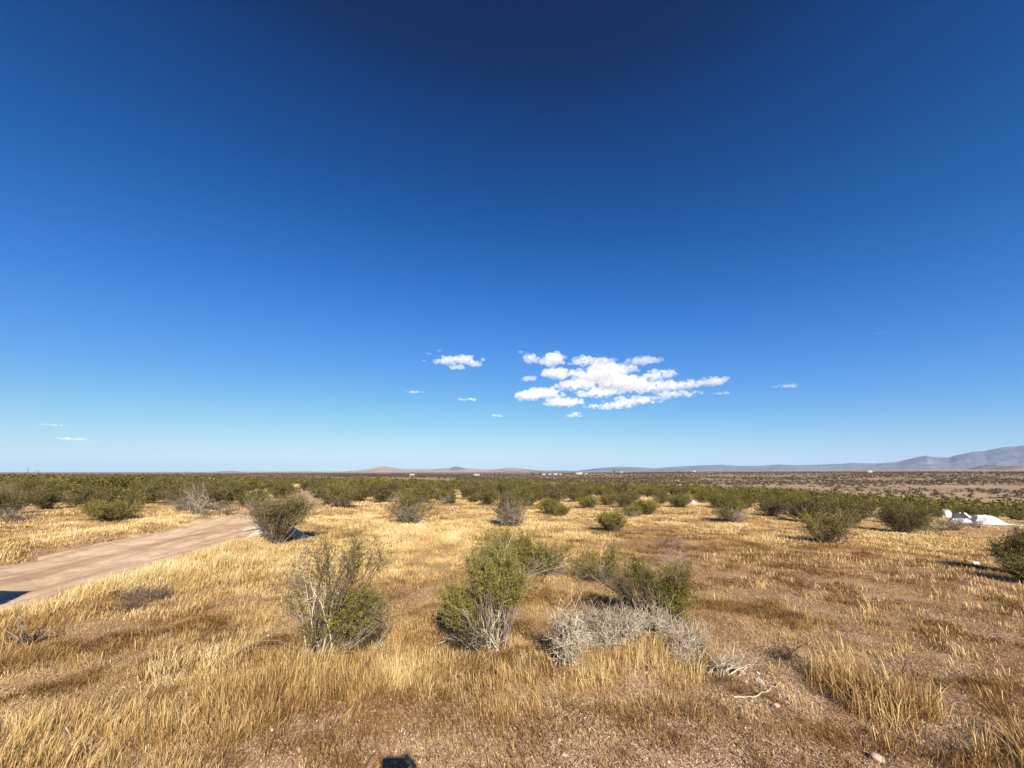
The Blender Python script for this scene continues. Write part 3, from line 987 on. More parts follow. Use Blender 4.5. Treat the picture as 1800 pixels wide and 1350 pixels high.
# long bent stems along the low ridge in the near corner
ra, rb = at(1450, 1195), at(1830, 1350)
t = r_.uniform(0, 1, 650); x = ra[0] + (rb[0] - ra[0]) * t + r_.normal(0, .10 + .12 * t); y = ra[1] + (rb[1] - ra[1]) * t + r_.normal(0, .06 + .08 * t)
k = fbm(x / .3, y / .3, 221, 2) > .38
x, y, t = x[k], y[k], t[k]; per = 7; m = len(x) * per
blades(np.repeat(x, per) + r_.normal(0, .025, m), np.repeat(y, per) + r_.normal(0, .025, m), np.repeat(r_.uniform(.10, .30, len(x)), per) * r_.uniform(.5, 1.1, m), .0026 * r_.uniform(.7, 1.5, m), .55, np.repeat(r_.normal(.40, .18, len(x)), per))
stand(16000, 6, 40, 90, .10, .26, .04, .3, .72, .15)

# short matted brown grass everywhere
for (n, a, b_, w, l) in ((230000, 2.0, 6.5, .0022, .045), (260000, 6.5, 13, .004, .055), (200000, 13, 28, .009, .07)):
    x, y, rr = scatter(n, a, b_)
    k = r_.uniform(0, 1, len(x)) < road_ok(x, y) * (1 - .3 * gravel_w(x, y)) * sstep(.25, .55, fbm(x / .35, y / .35, 151, 3))
    x, y = x[k], y[k]
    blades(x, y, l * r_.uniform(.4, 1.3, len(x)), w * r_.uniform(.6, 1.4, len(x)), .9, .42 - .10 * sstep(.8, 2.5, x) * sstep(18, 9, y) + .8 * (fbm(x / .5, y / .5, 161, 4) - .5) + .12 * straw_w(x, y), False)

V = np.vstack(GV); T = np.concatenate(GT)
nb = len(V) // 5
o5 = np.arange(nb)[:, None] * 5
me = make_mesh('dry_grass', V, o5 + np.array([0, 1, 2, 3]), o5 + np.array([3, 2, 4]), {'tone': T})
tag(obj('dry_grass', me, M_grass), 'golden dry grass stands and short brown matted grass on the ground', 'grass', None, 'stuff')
del V, T
GV.clear(); GT.clear()

# fallen straw pieces lying on the soil
x, y, rr = scatter(190000, 2.0, 7.5)
k = r_.uniform(0, 1, len(x)) < road_ok(x, y) * (.6 + .4 * gravel_w(x, y))
x, y = x[k], y[k]; n = len(x)
z = height(x, y) + r_.uniform(.002, .012, n)
az = r_.uniform(0, 6.283, n); L = r_.uniform(.008, .045, n) * .5; W = r_.uniform(.001, .0024, n)
d = np.stack([np.cos(az), np.sin(az), r_.normal(0, .22, n)], 1) * L[:, None]; s = np.stack([-np.sin(az), np.cos(az), np.zeros(n)], 1) * W[:, None]
c = np.stack([x, y, z], 1); bow = np.array([0, 0, 1.]) * (L * r_.uniform(0, .5, n))[:, None]
V = np.stack([c - d - s, c - d + s, c + s + bow, c - s + bow, c + d + s, c + d - s], 1).reshape(-1, 3)
o6 = np.arange(n)[:, None] * 6
me = make_mesh('straw_litter', V, np.vstack([o6 + np.array([0, 1, 2, 3]), o6 + np.array([3, 2, 4, 5])]), None,
               {'tone': np.repeat(np.clip(r_.normal(.50, .28, n), 0, 1), 6)})
tag(obj('straw_litter', me, M_litter), 'broken straw scattered over the bare gravelly soil', 'straw', None, 'stuff')

# ------------------------------------------------------------------ pebbles
M_pebble = leafy_mat('pebble', [(0, (.16, .085, .055)), (.4, (.33, .21, .14)), (.75, (.52, .39, .29)), (1, (.72, .62, .52))], 0.)
PH = (1 + 5 ** .5) / 2
ICO = unit(np.array([(-1, PH, 0), (1, PH, 0), (-1, -PH, 0), (1, -PH, 0), (0, -1, PH), (0, 1, PH), (0, -1, -PH), (0, 1, -PH), (PH, 0, -1), (PH, 0, 1), (-PH, 0, -1), (-PH, 0, 1.)]))
IF = np.array([(0, 11, 5), (0, 5, 1), (0, 1, 7), (0, 7, 10), (0, 10, 11), (1, 5, 9), (5, 11, 4), (11, 10, 2), (10, 7, 6), (7, 1, 8), (3, 9, 4), (3, 4, 2), (3, 2, 6), (3, 6, 8), (3, 8, 9), (4, 9, 5), (2, 4, 11), (6, 2, 10), (8, 6, 7), (9, 8, 1)])
x1, y1, _ = scatter(90000, 2.0, 6.5)
k = r_.uniform(0, 1, len(x1)) < .3 + .7 * gravel_w(x1, y1)
x2, y2 = r_.uniform(-12, -5, 9000), r_.uniform(2, 14, 9000)
k2 = np.abs(road_d(x2, y2)) < ROAD_HALF
x = np.concatenate([x1[k], x2[k2]]); y = np.concatenate([y1[k], y2[k2]]); n = len(x)
s = np.exp(r_.normal(math.log(.0036), .42, n)); s = np.minimum(s, .016)
P = ICO[None] * r_.uniform(.7, 1.25, (n, 12, 1)) * np.stack([s * r_.uniform(.8, 1.4, n), s * r_.uniform(.8, 1.4, n), s * r_.uniform(.5, .9, n)], 1)[:, None]
P = P + np.stack([x, y, height(x, y) + s * .3 + np.where(np.arange(n) >= k.sum(), .014, 0)], 1)[:, None]
me = make_mesh('pebbles', P.reshape(-1, 3), None, (np.arange(n)[:, None, None] * 12 + IF).reshape(-1, 3), {'tone': np.repeat(np.clip(r_.normal(.52, .24, n), 0, 1), 12)})
tag(obj('pebbles', me, M_pebble), 'small pebbles and grit on the bare soil and road', 'pebbles', None, 'stuff')


# ------------------------------------------------------------------ stones
def stone_mat(name, c1, c2):
    m, nt = new_mat(name)
    co = N(nt, 'ShaderNodeTexCoord').outputs['Object']
    n = noise(nt, co, 40, 6, .7)
    b = principled(nt, mix(nt, ramp(nt, n, [(.35, 0), (.65, 1)]), c1, c2), .9, 0, .2)
    bump(nt, noise(nt, co, 90, 5, .7), b, .003)
    out(nt, b.outputs[0])
    return m


M_white_stone = stone_mat('white_stone', (.50, .42, .34), (.74, .68, .60))
M_red_stone = stone_mat('red_stone', (.24, .12, .08), (.40, .24, .17))
M_tan_stone = stone_mat('tan_stone', (.36, .25, .17), (.54, .42, .32))


def stone(px, py, size, mat, label, flat=.65):
    p = at(px, py)
    bm = bmesh.new()
    bmesh.ops.create_icosphere(bm, subdivisions=3, radius=1)
    q = random.random() * 50
    planes = [(Vector((random.gauss(0, 1), random.gauss(0, 1), random.gauss(0, 1))).normalized(), random.uniform(.62, .9)) for _ in range(11)]
    for v in bm.verts:
        c = v.co.copy()
        for nrm, dd in planes:
            e = c.dot(nrm) - dd
            if e > 0: c -= nrm * e * .92
        c *= 1 + .05 * math.sin(7 * c.x + q) * math.cos(6 * c.y - q)
        v.co = Vector((c.x * size * 1.15, c.y * size * .9, c.z * size * flat))
    me = bpy.data.meshes.new('stone'); bm.to_mesh(me); bm.free()
    for f in me.polygons: f.use_smooth = True
    o = obj('stone', me, mat, None, (p[0], p[1], p[2] + size * flat * .45))
    o.rotation_euler = (0, 0, random.random() * 6)
    return tag(o, label, 'stone', 'stones lying on the ground')


stone(1336, 1200, .030, M_white_stone, 'bone white stone beside the curving white branches')
stone(1332, 1184, .018, M_white_stone, 'little white stone just behind the bone white one')
stone(1445, 1171, .022, M_white_stone, 'small bright white stone on the open brown soil')
stone(1462, 1176, .015, M_tan_stone, 'tan stone next to the small bright white stone')
stone(1365, 1243, .026, M_tan_stone, 'tan stone on gravel just below the thin pale twig')
stone(1382, 1236, .018, M_tan_stone, 'smaller tan stone beside the tan stone under the twig')
stone(1715, 992, .065, M_white_stone, 'pale rock half shaded near the dense bush at the edge')
stone(1700, 988, .05, M_red_stone, 'dark rock touching the pale rock near the edge')
stone(1540, 1336, .035, M_tan_stone, 'pale flat rock at the bottom edge under the ridge')
stone(905, 1338, .026, M_red_stone, 'reddish brown stone at the bottom edge beside the pinkish one')
stone(850, 1345, .022, M_tan_stone, 'pinkish stone at the bottom edge near the shadow')
stone(992, 1328, .018, M_tan_stone, 'tan stone farthest along the bottom edge from the shadow')
stone(478, 1284, .016, M_white_stone, 'pale pebble sized stone on gravel at the edge of the grass')
stone(915, 1256, .013, M_white_stone, 'small pale stone in the middle of the gravel patch')
stone(1448, 1190, .016, M_tan_stone, 'tan stone at the head of the grassy ridge')
stone(1424, 1186, .018, M_red_stone, 'rusty stone at the head of the grassy ridge')
stone(1740, 1160, .020, M_red_stone, 'dark red stone on the open brown matted slope')
stone(1650, 1130, .016, M_tan_stone, 'lone tan stone on the brown matted grass')
stone(372, 934, .06, M_red_stone, 'dark little rock on the dirt road')

# ------------------------------------------------------------------ white debris
M_plastic = simple_mat('white_plastic', (.62, .62, .62), .5, 0, .4, .22, 2.2, .10)
M_wood = simple_mat('weathered_board', (.42, .36, .30), .9, 0, .1, .3, 9., .003)
M_plaster = simple_mat('pale_rubble', (.48, .42, .36), .9, 0, .2, .25, 12., .006)
M_dark = simple_mat('gap_shade', (.03, .03, .035), .8, 0, .2, .3, 5.)


def sheet(name, c, sx, sy, hgt, mat, seed, rz=0., nx=70, ny=46, sharp=1.):
    """a crumpled sheet heaped on the ground"""
    u, v = np.meshgrid(np.linspace(-1, 1, nx), np.linspace(-1, 1, ny), indexing='ij')
    e = sstep(1.0, .35, np.hypot(u, v) + .35 * (fbm(u * 2 + 5, v * 2, seed, 3) - .5))
    rid = 1 - np.abs(2 * fbm(u * 1.7 + 3, v * 1.2 + 8, seed + 3, 2) - 1)
    rid2 = 1 - np.abs(2 * fbm(u * 5 + v * 2, v * 3, seed + 7, 2) - 1)
    rid3 = 1 - np.abs(2 * fbm(u * 11 - v * 4, v * 8, seed + 9, 2) - 1)
    z = hgt * e * (.30 + .62 * rid ** 2 * sharp + .40 * rid2 ** 2 + .14 * rid3 ** 2)
    edge = 1 + .28 * (fbm(u * 3 + 20, v * 3, seed + 11, 3) - .5)
    ca, sa = math.cos(rz), math.sin(rz)
    X = u * sx * edge; Y = v * sy * edge
    x = X * ca - Y * sa; y = X * sa + Y * ca
    zz = height(x.ravel() + c[0], y.ravel() + c[1]).reshape(x.shape) - c[2] + .015 + z
    top = np.stack([x, y, zz], -1).reshape(-1, 3)
    idx = np.arange(nx * ny).reshape(nx, ny)
    q = np.stack([idx[:-1, :-1], idx[1:, :-1], idx[1:, 1:], idx[:-1, 1:]], -1).reshape(-1, 4)
    me = make_mesh(name, top, q, None, None, True)
    return me


def debris(name, label, px, py, sx, sy, h, mat, seed, rz=0., cat='debris', sharp=1.):
    c = at(px, py)
    me = sheet(name, c, sx, sy, h, mat, seed, rz, sharp=sharp)
    o = obj(name, me, mat, None, c)
    m = o.modifiers.new('thickness', 'SOLIDIFY'); m.thickness = .006; m.offset = -1
    return tag(o, label, cat, 'white debris lying among the bushes')


c = at(1735, 921)
e = tag(empty('plastic_sheet', c), 'large crumpled white plastic sheet over a dark gap on bare soil', 'plastic sheet', 'white debris lying among the bushes')
m_ = obj('sheet', sheet('sheet', c, 1.12, .7, .50, M_plastic, 7, .1, sharp=.35), M_plastic, e); md = m_.modifiers.new('thickness', 'SOLIDIFY'); md.thickness = .006
o_ = obj('flap', sheet('flap', c + np.array([-1.25, .1, 0]), .75, .4, .18, M_plastic, 17, .2), M_plastic, e, (-1.25, .1, 0)); md = o_.modifiers.new('thickness', 'SOLIDIFY'); md.thickness = .006
o_ = obj('gap_shade_sheet', sheet('gap_shade_sheet', c + np.array([-.75, .6, 0]), .85, .25, .42, M_dark, 27, .1), M_dark, e, (-.75, .6, 0)); md = o_.modifiers.new('thickness', 'SOLIDIFY'); md.thickness = .006  # dark sheet added to paint the shade of the gap by the plastic
spot(c, 1.3)
debris('plastic_sheet', 'small white plastic bundle under the broad dark bush', 1664, 909, .4, .35, .36, M_plastic, 31, 0, 'plastic sheet')
debris('plastic_sheet', 'torn white plastic pieces between the bundle and the large sheet', 1695, 911, .55, .35, .26, M_plastic, 37, .3, 'plastic sheet')
debris('rubble_heap', 'pale lumpy rubble beside an olive bush', 1210, 885, .6, .4, .26, M_plaster, 41, 0, 'rubble')
debris('rubble_heap', 'white scrap leaning at the foot of the dark bush', 1299, 888, .42, .3, .20, M_plaster, 43, 0, 'rubble')
debris('plastic_sheet', 'small crumpled white scrap alone on golden grass', 1381, 903, .42, .25, .15, M_plaster, 47, .2, 'plastic sheet')
debris('plastic_sheet', 'white scrap caught under the wide bright olive bush', 948, 1010, .07, .06, .08, M_plastic, 53, 0, 'plastic sheet')
debris('plastic_sheet', 'white scrap at the foot of the bush skirted with grey branches', 742, 918, .14, .08, .06, M_plastic, 59, 0, 'plastic sheet')
debris('plastic_sheet', 'pale torn sheet lying behind the single footed roadside bush', 484, 941, .95, .20, .20, M_plaster, 61, .05, 'plastic sheet', sharp=.5)
# weathered board at its end
c = at(445, 934)
bm = bmesh.new(); bmesh.ops.create_cube(bm, size=1)
bmesh.ops.scale(bm, vec=(.5, .22, .05), verts=bm.verts)
bmesh.ops.bevel(bm, geom=bm.edges[:], offset=.008, segments=2, affect='EDGES')
for v in bm.verts: v.co.z += .012 * math.sin(v.co.x * 9)
me = bpy.data.meshes.new('board'); bm.to_mesh(me); bm.free()
o = obj('board', me, M_wood, None, (c[0], c[1], c[2] + .12)); o.rotation_euler = (R(14), R(-10), .25)
tag(o, 'weathered grey board tipped up at the end of the pale torn sheet', 'board', 'white debris lying among the bushes')

# ------------------------------------------------------------------ hills and mountains
def hill_mat(name, c1, c2, scale):
    m, nt = new_mat(name)
    P = pos(nt)
    n = noise(nt, P, scale, 8, .65)
    c = mix(nt, ramp(nt, n, [(.38, 0), (.62, 1)]), c1, c2)
    n2 = noise(nt, P, scale * 14, 5, .7)
    c = mix(nt, ramp(nt, n2, [(.5, 0), (.62, .6)]), c, tuple(v * .55 for v in c1))
    b = principled(nt, c, 1., 0, .05)
    bump(nt, n2, b, 14, .6)
    out(nt, b.outputs[0])
    return m


def ridge(name, prof, D, depth, mat, label, rough=.25, seed=0, base=-40, step=2.0, rot=0.0):
    """prof: (px, py) skyline as seen from where the photographer stands; built as a range at distance D with real depth"""
    pxs = np.array([p[0] for p in prof], float); pys = np.array([p[1] for p in prof], float)
    ux = np.arange(pxs[0], pxs[-1] + .1, step)
    uy = np.interp(ux, pxs, pys)
    x0 = (ux - 900) / F
    u = (675 - uy) / F
    fw = CP - u * SP; up = SP + u * CP
    a = np.arctan2(x0, fw)
    slope = up / np.hypot(x0, fw)
    H = slope * D + CAM_H
    v = np.linspace(-1, 1, 56)
    AA, VVv = np.meshgrid(a, v, indexing='ij')
    HH = np.repeat(H[:, None], len(v), 1)
    dist = D + VVv * depth
    X = dist * np.sin(AA); Y = dist * np.cos(AA)
    s = depth / 3.2
    rid = 1 - np.abs(2 * fbm(X / s, Y / s, seed + 400, 6, .55) - 1)
    rid2 = 1 - np.abs(2 * fbm(X / s * 3.1, Y / s * 3.1, seed + 420, 4, .6) - 1)
    sh = np.clip(1 - np.abs(VVv) ** 1.15, 0, 1)
    g = sh * (1 - rough * 4 * sh * (1 - sh) * (1 - rid)) - rough * .5 * (1 - rid2) * sh * (1 - sh)
    Z = base + (HH - base) * np.clip(g, 0, 1)
    n1, n2 = X.shape
    idx = np.arange(n1 * n2).reshape(n1, n2)
    q = np.stack([idx[:-1, :-1], idx[1:, :-1], idx[1:, 1:], idx[:-1, 1:]], -1).reshape(-1, 4)
    me = make_mesh(name, np.stack([X.ravel(), Y.ravel(), Z.ravel()], 1), q, None, None, True)
    return tag(obj(name, me, mat), label, None, None, 'structure')


M_pink = hill_mat('pink_rock', (.30, .185, .145), (.46, .31, .25), .0018)
M_dkhill = hill_mat('dark_rock', (.11, .085, .08), (.20, .15, .13), .002)
M_mount = hill_mat('haze_blue_rock', (.115, .115, .14), (.21, .205, .235), .0011)  # blue of distant haze is mixed into this rock colour
M_redhill = hill_mat('red_rock', (.19, .11, .085), (.30, .19, .15), .002)

ridge('hills', [(480, 832), (520, 830), (560, 829), (600, 829), (625, 827), (650, 824), (662, 821), (674, 819.5), (685, 821), (700, 823.5), (730, 824.5), (760, 824.5), (780, 823), (810, 821.5), (830, 824), (860, 825), (878, 824), (890, 822.5), (905, 822), (920, 824), (945, 827), (980, 827), (1020, 828), (1040, 832)],
      10500, 2000, M_pink, 'pinkish bare hills on the skyline', .28, 1)
ridge('hills', [(780, 832), (788, 826), (794, 821.5), (799, 820), (804, 820), (811, 822), (820, 825), (832, 832)], 9800, 600, M_dkhill, 'small dark knob standing before the pink hills', .3, 5)
ridge('hills', [(330, 834), (368, 831), (385, 828.5), (400, 827.5), (412, 827), (425, 829), (440, 829), (470, 829), (500, 829), (540, 828), (570, 829), (600, 833)], 9000, 1500, M_pink, 'low pale pink hills behind the brush', .25, 9)
ridge('hills', [(318, 834), (324, 830), (330, 829), (336, 830.5), (342, 834)], 9500, 500, M_dkhill, 'tiny dark hill poking over the brush', .2, 11)
ridge('mountains', [(1000, 829), (1060, 822), (1090, 820), (1120, 821), (1150, 823), (1190, 820), (1230, 818), (1268, 816.5), (1300, 819), (1340, 818.5), (1368, 816), (1400, 817.5), (1450, 816), (1480, 815), (1500, 813.5), (1540, 814.5), (1575, 812), (1600, 806), (1615, 802.5), (1628, 800.5), (1640, 803), (1652, 804), (1668, 804), (1680, 800), (1700, 796), (1712, 793.5), (1730, 792.5), (1745, 789), (1765, 785.5), (1785, 784.5), (1800, 782), (1840, 781), (1880, 784), (1930, 788), (1990, 795), (2060, 800), (2120, 830)],
      12600, 2600, M_mount, 'hazy blue mountain range rising on one side', .36, 21)
ridge('hills', [(1640, 830), (1680, 828), (1700, 824), (1722, 818.5), (1735, 816.5), (1752, 817), (1770, 820), (1800, 823), (1830, 830)], 7800, 700, M_dkhill, 'dark blue foothill before the mountain range', .3, 25)
ridge('hills', [(1690, 832), (1730, 826), (1760, 820.5), (1780, 818), (1795, 818.5), (1820, 822), (1850, 826), (1900, 834)], 5200, 600, M_redhill, 'reddish dark foothill at the edge', .3, 29)

# ------------------------------------------------------------------ far homestead
M_wallw = simple_mat('white_wall', (.40, .38, .34), .8, 0, .2, .05, .6)
M_roofg = simple_mat('grey_roof', (.42, .40, .38), .8, 0, .2, .15, .8)
M_glass = simple_mat('dark_window', (.03, .035, .04), .2, 0, .5, .1, 1.)


def boxm(x0, x1, y0, y1, z0, z1):
    V = np.array([(x, y, z) for z in (z0, z1) for (x, y) in ((x0, y0), (x1, y0), (x1, y1), (x0, y1))], float)
    Q = np.array([(3, 2, 1, 0), (4, 5, 6, 7), (0, 1, 5, 4), (1, 2, 6, 5), (2, 3, 7, 6), (3, 0, 4, 7)])
    return V, Q


def far_at(px, D, lift=0.):
    d = ray(px, 829); a = math.atan2(d[0], d[1])
    x, y = D * math.sin(a), D * math.cos(a)
    return np.array([x, y, float(height(np.array([x]), np.array([y]))[0]) + lift])


def house(px, D, w, dpt, h, label, rz=0.):
    p = far_at(px, D)
    e = tag(empty('house', p, -math.atan2(p[0], p[1]) + rz), label, 'house', 'far off houses of the homestead')
    v, q = boxm(-w / 2, w / 2, -dpt / 2, dpt / 2, -1, h)
    obj('wall', make_mesh('wall', v, q), M_wallw, e)
    o = .5; rh = h * .35
    v = np.array([(-w / 2 - o, -dpt / 2 - o, h + .02), (w / 2 + o, -dpt / 2 - o, h + .02), (w / 2 + o, dpt / 2 + o, h + .02), (-w / 2 - o, dpt / 2 + o, h + .02), (-w / 2 - o, 0, h + rh), (w / 2 + o, 0, h + rh)])
    obj('roof', make_mesh('roof', v, [(0, 1, 5, 4), (2, 3, 4, 5), (3, 2, 1, 0)], [(1, 2, 5), (3, 0, 4)]), M_roofg, e)
    for fx in (-.28, .05, .32):
        v, q = boxm(fx * w - .6, fx * w + .6, -dpt / 2 - .04, -dpt / 2 + .05, h * .35, h * .75)
        obj('window', make_mesh('window', v, q), M_glass, e)


house(955, 1150, 13, 8, 3.6, 'low white house among dark trees at the homestead')
house(966, 1170, 9, 7, 3.2, 'small white outbuilding right beside the low white house')
house(976, 1200, 13, 8, 3.6, 'white house in the middle of the homestead row')
house(985, 1160, 8, 7, 3.0, 'white shed beside the middle house of the homestead')
house(1018, 1250, 20, 10, 4.8, 'long bright white building standing apart from the homestead')
house(1030, 1260, 7, 6, 3., 'little white shed next to the long bright white building')
house(1092, 1900, 16, 9, 4.2, 'pale building beside the lone dark tree on the ridge')
house(1220, 2100, 14, 10, 6.5, 'white walled building on the ridge of the sloping plain')
house(725, 900, 11, 7, 3.2, 'small pale house below the dark knob')
house(838, 1100, 16, 7, 3.0, 'long pale house on the plain before the pink hills')
house(1527, 1500, 15, 9, 4.6, 'pale building alone on the far sloping plain')


def far_tree(px, D, h, w, label):
    p = far_at(px, D)
    e = tag(empty('tree', p), label, 'tree', 'far off trees near the homestead')
    s = np.linspace(0, 1, 5)
    Pp = np.stack([s * 0 + .1 * np.sin(s * 4), s * 0, s * h * .6 - .3], 1)[None]
    v, q, t = tubes(Pp, np.array([[.35, .3, .25, .18, .08]]) * h / 7, 6, np.array([.2]))
    obj('trunk', make_mesh('trunk', v, q, None, {'tone': t}), M_stem, e)
    n = 700
    lob = r_.normal(0, .5, (9, 3)) * np.array([w * .5, w * .5, h * .22]) + np.array([0, 0, h * .62])
    c = lob[r_.integers(0, 9, n)] + unit(r_.normal(0, 1, (n, 3))) * r_.uniform(.3, 1, (n, 1)) * np.array([w * .28, w * .28, h * .2])
    c[:, 2] = np.maximum(c[:, 2], .5)
    A = unit(r_.normal(0, 1, (n, 3))) * h * .09; B = unit(r_.normal(0, 1, (n, 3))) * h * .09
    V = np.stack([c, c + A, c + B], 1).reshape(-1, 3)
    obj('crown', make_mesh('crown', V, None, np.arange(3 * n).reshape(-1, 3), {'tone': np.repeat(np.clip(r_.normal(.15, .1, n), 0, 1), 3)}), M_leaf, e)


far_tree(1080, 1850, 11, 10, 'lone dark round tree on the skyline ridge')
far_tree(936, 1150, 9, 5, 'dark upright tree at the end of the homestead')
far_tree(951, 1140, 8, 7, 'dark bushy tree beside the low white house')
far_tree(988, 1230, 6, 9, 'wide dark tree behind the homestead sheds')
far_tree(997, 1235, 6, 9, 'wide dark tree between the sheds and the long white building')
far_tree(1004, 1240, 5, 8, 'low dark tree touching the long white building')
far_tree(1192, 2050, 7, 12, 'spreading dark tree on the ridge beside the white walled building')
far_tree(1210, 2080, 6, 9, 'dark tree touching the white walled building')

# ------------------------------------------------------------------ clouds
def cloud_mat(name, dens):
    m, nt = new_mat(name)
    s = N(nt, 'ShaderNodeVolumeScatter')
    s.inputs['Color'].default_value = (1, 1, 1, 1)
    s.inputs['Density'].default_value = dens
    s.inputs['Anisotropy'].default_value = -.5
    out(nt, s.outputs[0], True)
    return m


M_cloud = cloud_mat('cloud_vapour', .0040)
M_wisp = cloud_mat('thin_vapour', .0028)


def vnoise3(p, s, seed):
    """cheap smooth 3D noise from three planes"""
    x, y, z = p[:, 0] / s, p[:, 1] / s, p[:, 2] / s
    return (fbm(x + z * .7, y - z * .6, seed, 3) + fbm(y + 31, z + x * .5, seed + 5, 3) + fbm(z - 17, x + 11, seed + 9, 3)) / 3


bm = bmesh.new(); bmesh.ops.create_icosphere(bm, subdivisions=2, radius=1)
ICO2V = np.array([v.co[:] for v in bm.verts]); ICO2F = np.array([[v.index for v in f.verts] for f in bm.faces]); bm.free()
dg = bpy.context.evaluated_depsgraph_get()


def cloud(puffs, label, alt=1700., mat=None, vox=10., fluff=1.0, per=22, swell=1.0):
    rc = np.random.default_rng(int(puffs[0][0] * 3 + puffs[0][1]))
    CV = []; CF = []
    for (px, py, rx, rz) in puffs:
        d = ray(px, py); t = (alt - CAM_H) / d[2]
        c = d * t + np.array([0, 0, CAM_H])
        D = np.hypot(c[0], c[1]); k = np.linalg.norm(c) / F / (1 + ((px - 900) / F) ** 2) ** .0
        a = math.atan2(c[0], c[1])
        ex = np.array([math.cos(a), -math.sin(a), 0]); ey = np.array([math.sin(a), math.cos(a), 0])
        RX_, RZ_ = rx * k * swell, rz * k * swell
        nn = max(14, int(per * 5 * max(.5, rx / 16)))
        for q in range(nn):
            u = unit(rc.normal(0, 1, 3)) * rc.uniform(0, 1) ** .5
            sr = RZ_ * (.10 + .34 * rc.uniform(0, 1) ** 1.6) * (1.25 - .65 * np.linalg.norm(u))
            o = c + ex * u[0] * RX_ + ey * u[1] * max(RX_ * .6, RZ_ * 2.2) + np.array([0, 0, 1]) * (u[2] * RZ_ * .75)
            CF.append(ICO2F + len(CV) * len(ICO2V))
            CV.append(ICO2V * np.array([sr * 1.35, sr * 1.35, sr * .85]) + o)
    CV = np.vstack(CV); org = CV.mean(0)
    me = make_mesh('cloud_src', CV - org, None, np.vstack(CF))
    tmp = bpy.data.objects.new('cloud_src', me); COL.objects.link(tmp)
    mod = tmp.modifiers.new('r', 'REMESH'); mod.mode = 'VOXEL'; mod.voxel_size = vox
    dg.update()
    me2 = bpy.data.meshes.new_from_object(tmp.evaluated_get(dg))
    bpy.data.objects.remove(tmp); bpy.data.meshes.remove(me)
    n = len(me2.vertices)
    co = np.empty(n * 3, np.float32); me2.vertices.foreach_get('co', co); co = co.reshape(-1, 3)
    nn = np.empty(n * 3, np.float32); me2.vertices.foreach_get('normal', nn); nn = nn.reshape(-1, 3)
    disp = (vnoise3(co, 110., 500) - .45) * 80 * fluff + (vnoise3(co, 30., 520) - .45) * 80 * fluff
    co = co + nn * disp[:, None]
    me2.vertices.foreach_set('co', co.ravel()); me2.update()
    me2.name = 'cloud'
    o = obj('cloud', me2, None, None, org)
    me2.materials.clear(); me2.materials.append(mat or M_cloud)
    return tag(o, label, 'cloud', 'white clouds in the sky')


cloud([(933, 630, 14, 7), (971, 632, 20, 11), (1029, 634, 25, 8), (1062, 640, 22, 9), (1054, 659, 42, 14), (1125, 635, 20, 8), (1152, 633, 16, 5), (983, 656, 26, 10),
       (1017, 676, 34, 10), (1054, 690, 40, 8), (1100, 672, 40, 14), (1158, 659, 26, 8), (1150, 680, 40, 9), (1204, 676, 22, 7), (1190, 692, 34, 5), (1250, 671, 18, 7), (1270, 667, 14, 4),
       (950, 692, 36, 10), (992, 707, 30, 8), (930, 696, 20, 8), (929, 665, 13, 4), (1075, 713, 42, 5), (1117, 704, 46, 6), (1085, 650, 30, 9)],
      'large broken bank of white cumulus cloud', vox=11., swell=1.22)
cloud([(785, 634, 20, 7), (812, 632, 23, 8), (835, 640, 13, 6), (804, 646, 14, 6), (848, 632, 6, 3)], 'medium white cloud beside the large cloud bank', swell=1.12)
cloud([(1003, 731, 9, 4), (1012, 727, 9, 5), (1018, 731, 8, 3)], 'small puffy white cloud just below the large bank', vox=10., fluff=.6)
cloud([(723, 689, 9, 3), (735, 689, 11, 2.6)], 'little flat cloud below the medium white cloud', vox=9., fluff=.5)
cloud([(812, 702, 12, 3), (828, 702, 13, 3.2)], 'oval flat cloud under the medium white cloud', vox=9., fluff=.5)
cloud([(868, 730, 6, 2.5), (878, 731, 7, 2.5)], 'tiny cloud between the oval cloud and the puffy one', vox=9., fluff=.5)
cloud([(1262, 692, 8, 2.6), (1274, 691, 11, 3)], 'small flat cloud at the tail of the large bank', vox=9., fluff=.5)
cloud([(1362, 680, 10, 1.8), (1384, 678, 14, 3.6), (1398, 679, 10, 2)], 'small cloud alone far from the large bank', vox=9., fluff=.5)
cloud([(90, 747, 14, 1.8), (108, 748, 12, 1.5)], 'upper of two faint streaks low in the sky', vox=11., fluff=.5, mat=M_wisp)
cloud([(120, 771, 14, 2.2), (142, 772, 12, 2)], 'lower and brighter of two streaks low in the sky', vox=13., fluff=.5)
cloud([(1546, 585, 11, 1.6), (1560, 584, 8, 1.4)], 'very faint wisp high above the mountain range', vox=6., fluff=.3, mat=M_wisp)
cloud([(755, 622, 6, 2), (746, 634, 5, 2), (772, 616, 8, 2.4)], 'thin wisps drifting above the medium cloud', vox=7., fluff=.4, mat=M_wisp)
cloud([(916, 619, 9, 3), (925, 622, 7, 2.5)], 'thin wisp at the upper corner of the large bank', vox=7., fluff=.4, mat=M_wisp)

# ------------------------------------------------------------------ haze
V, Q = boxm(-27000, 27000, -27000, 27000, -14.5, 540)
m, nt = new_mat('haze_air')
pv = N(nt, 'ShaderNodeVolumePrincipled')
pv.inputs['Color'].default_value = (.50, .74, 1.0, 1)
pv.inputs['Density'].default_value = 3.0e-5
pv.inputs['Anisotropy'].default_value = 0.
out(nt, pv.outputs[0], True)
tag(obj('haze', make_mesh('haze', V, Q), m), 'thin blue haze filling the desert air', 'haze', None, 'stuff')

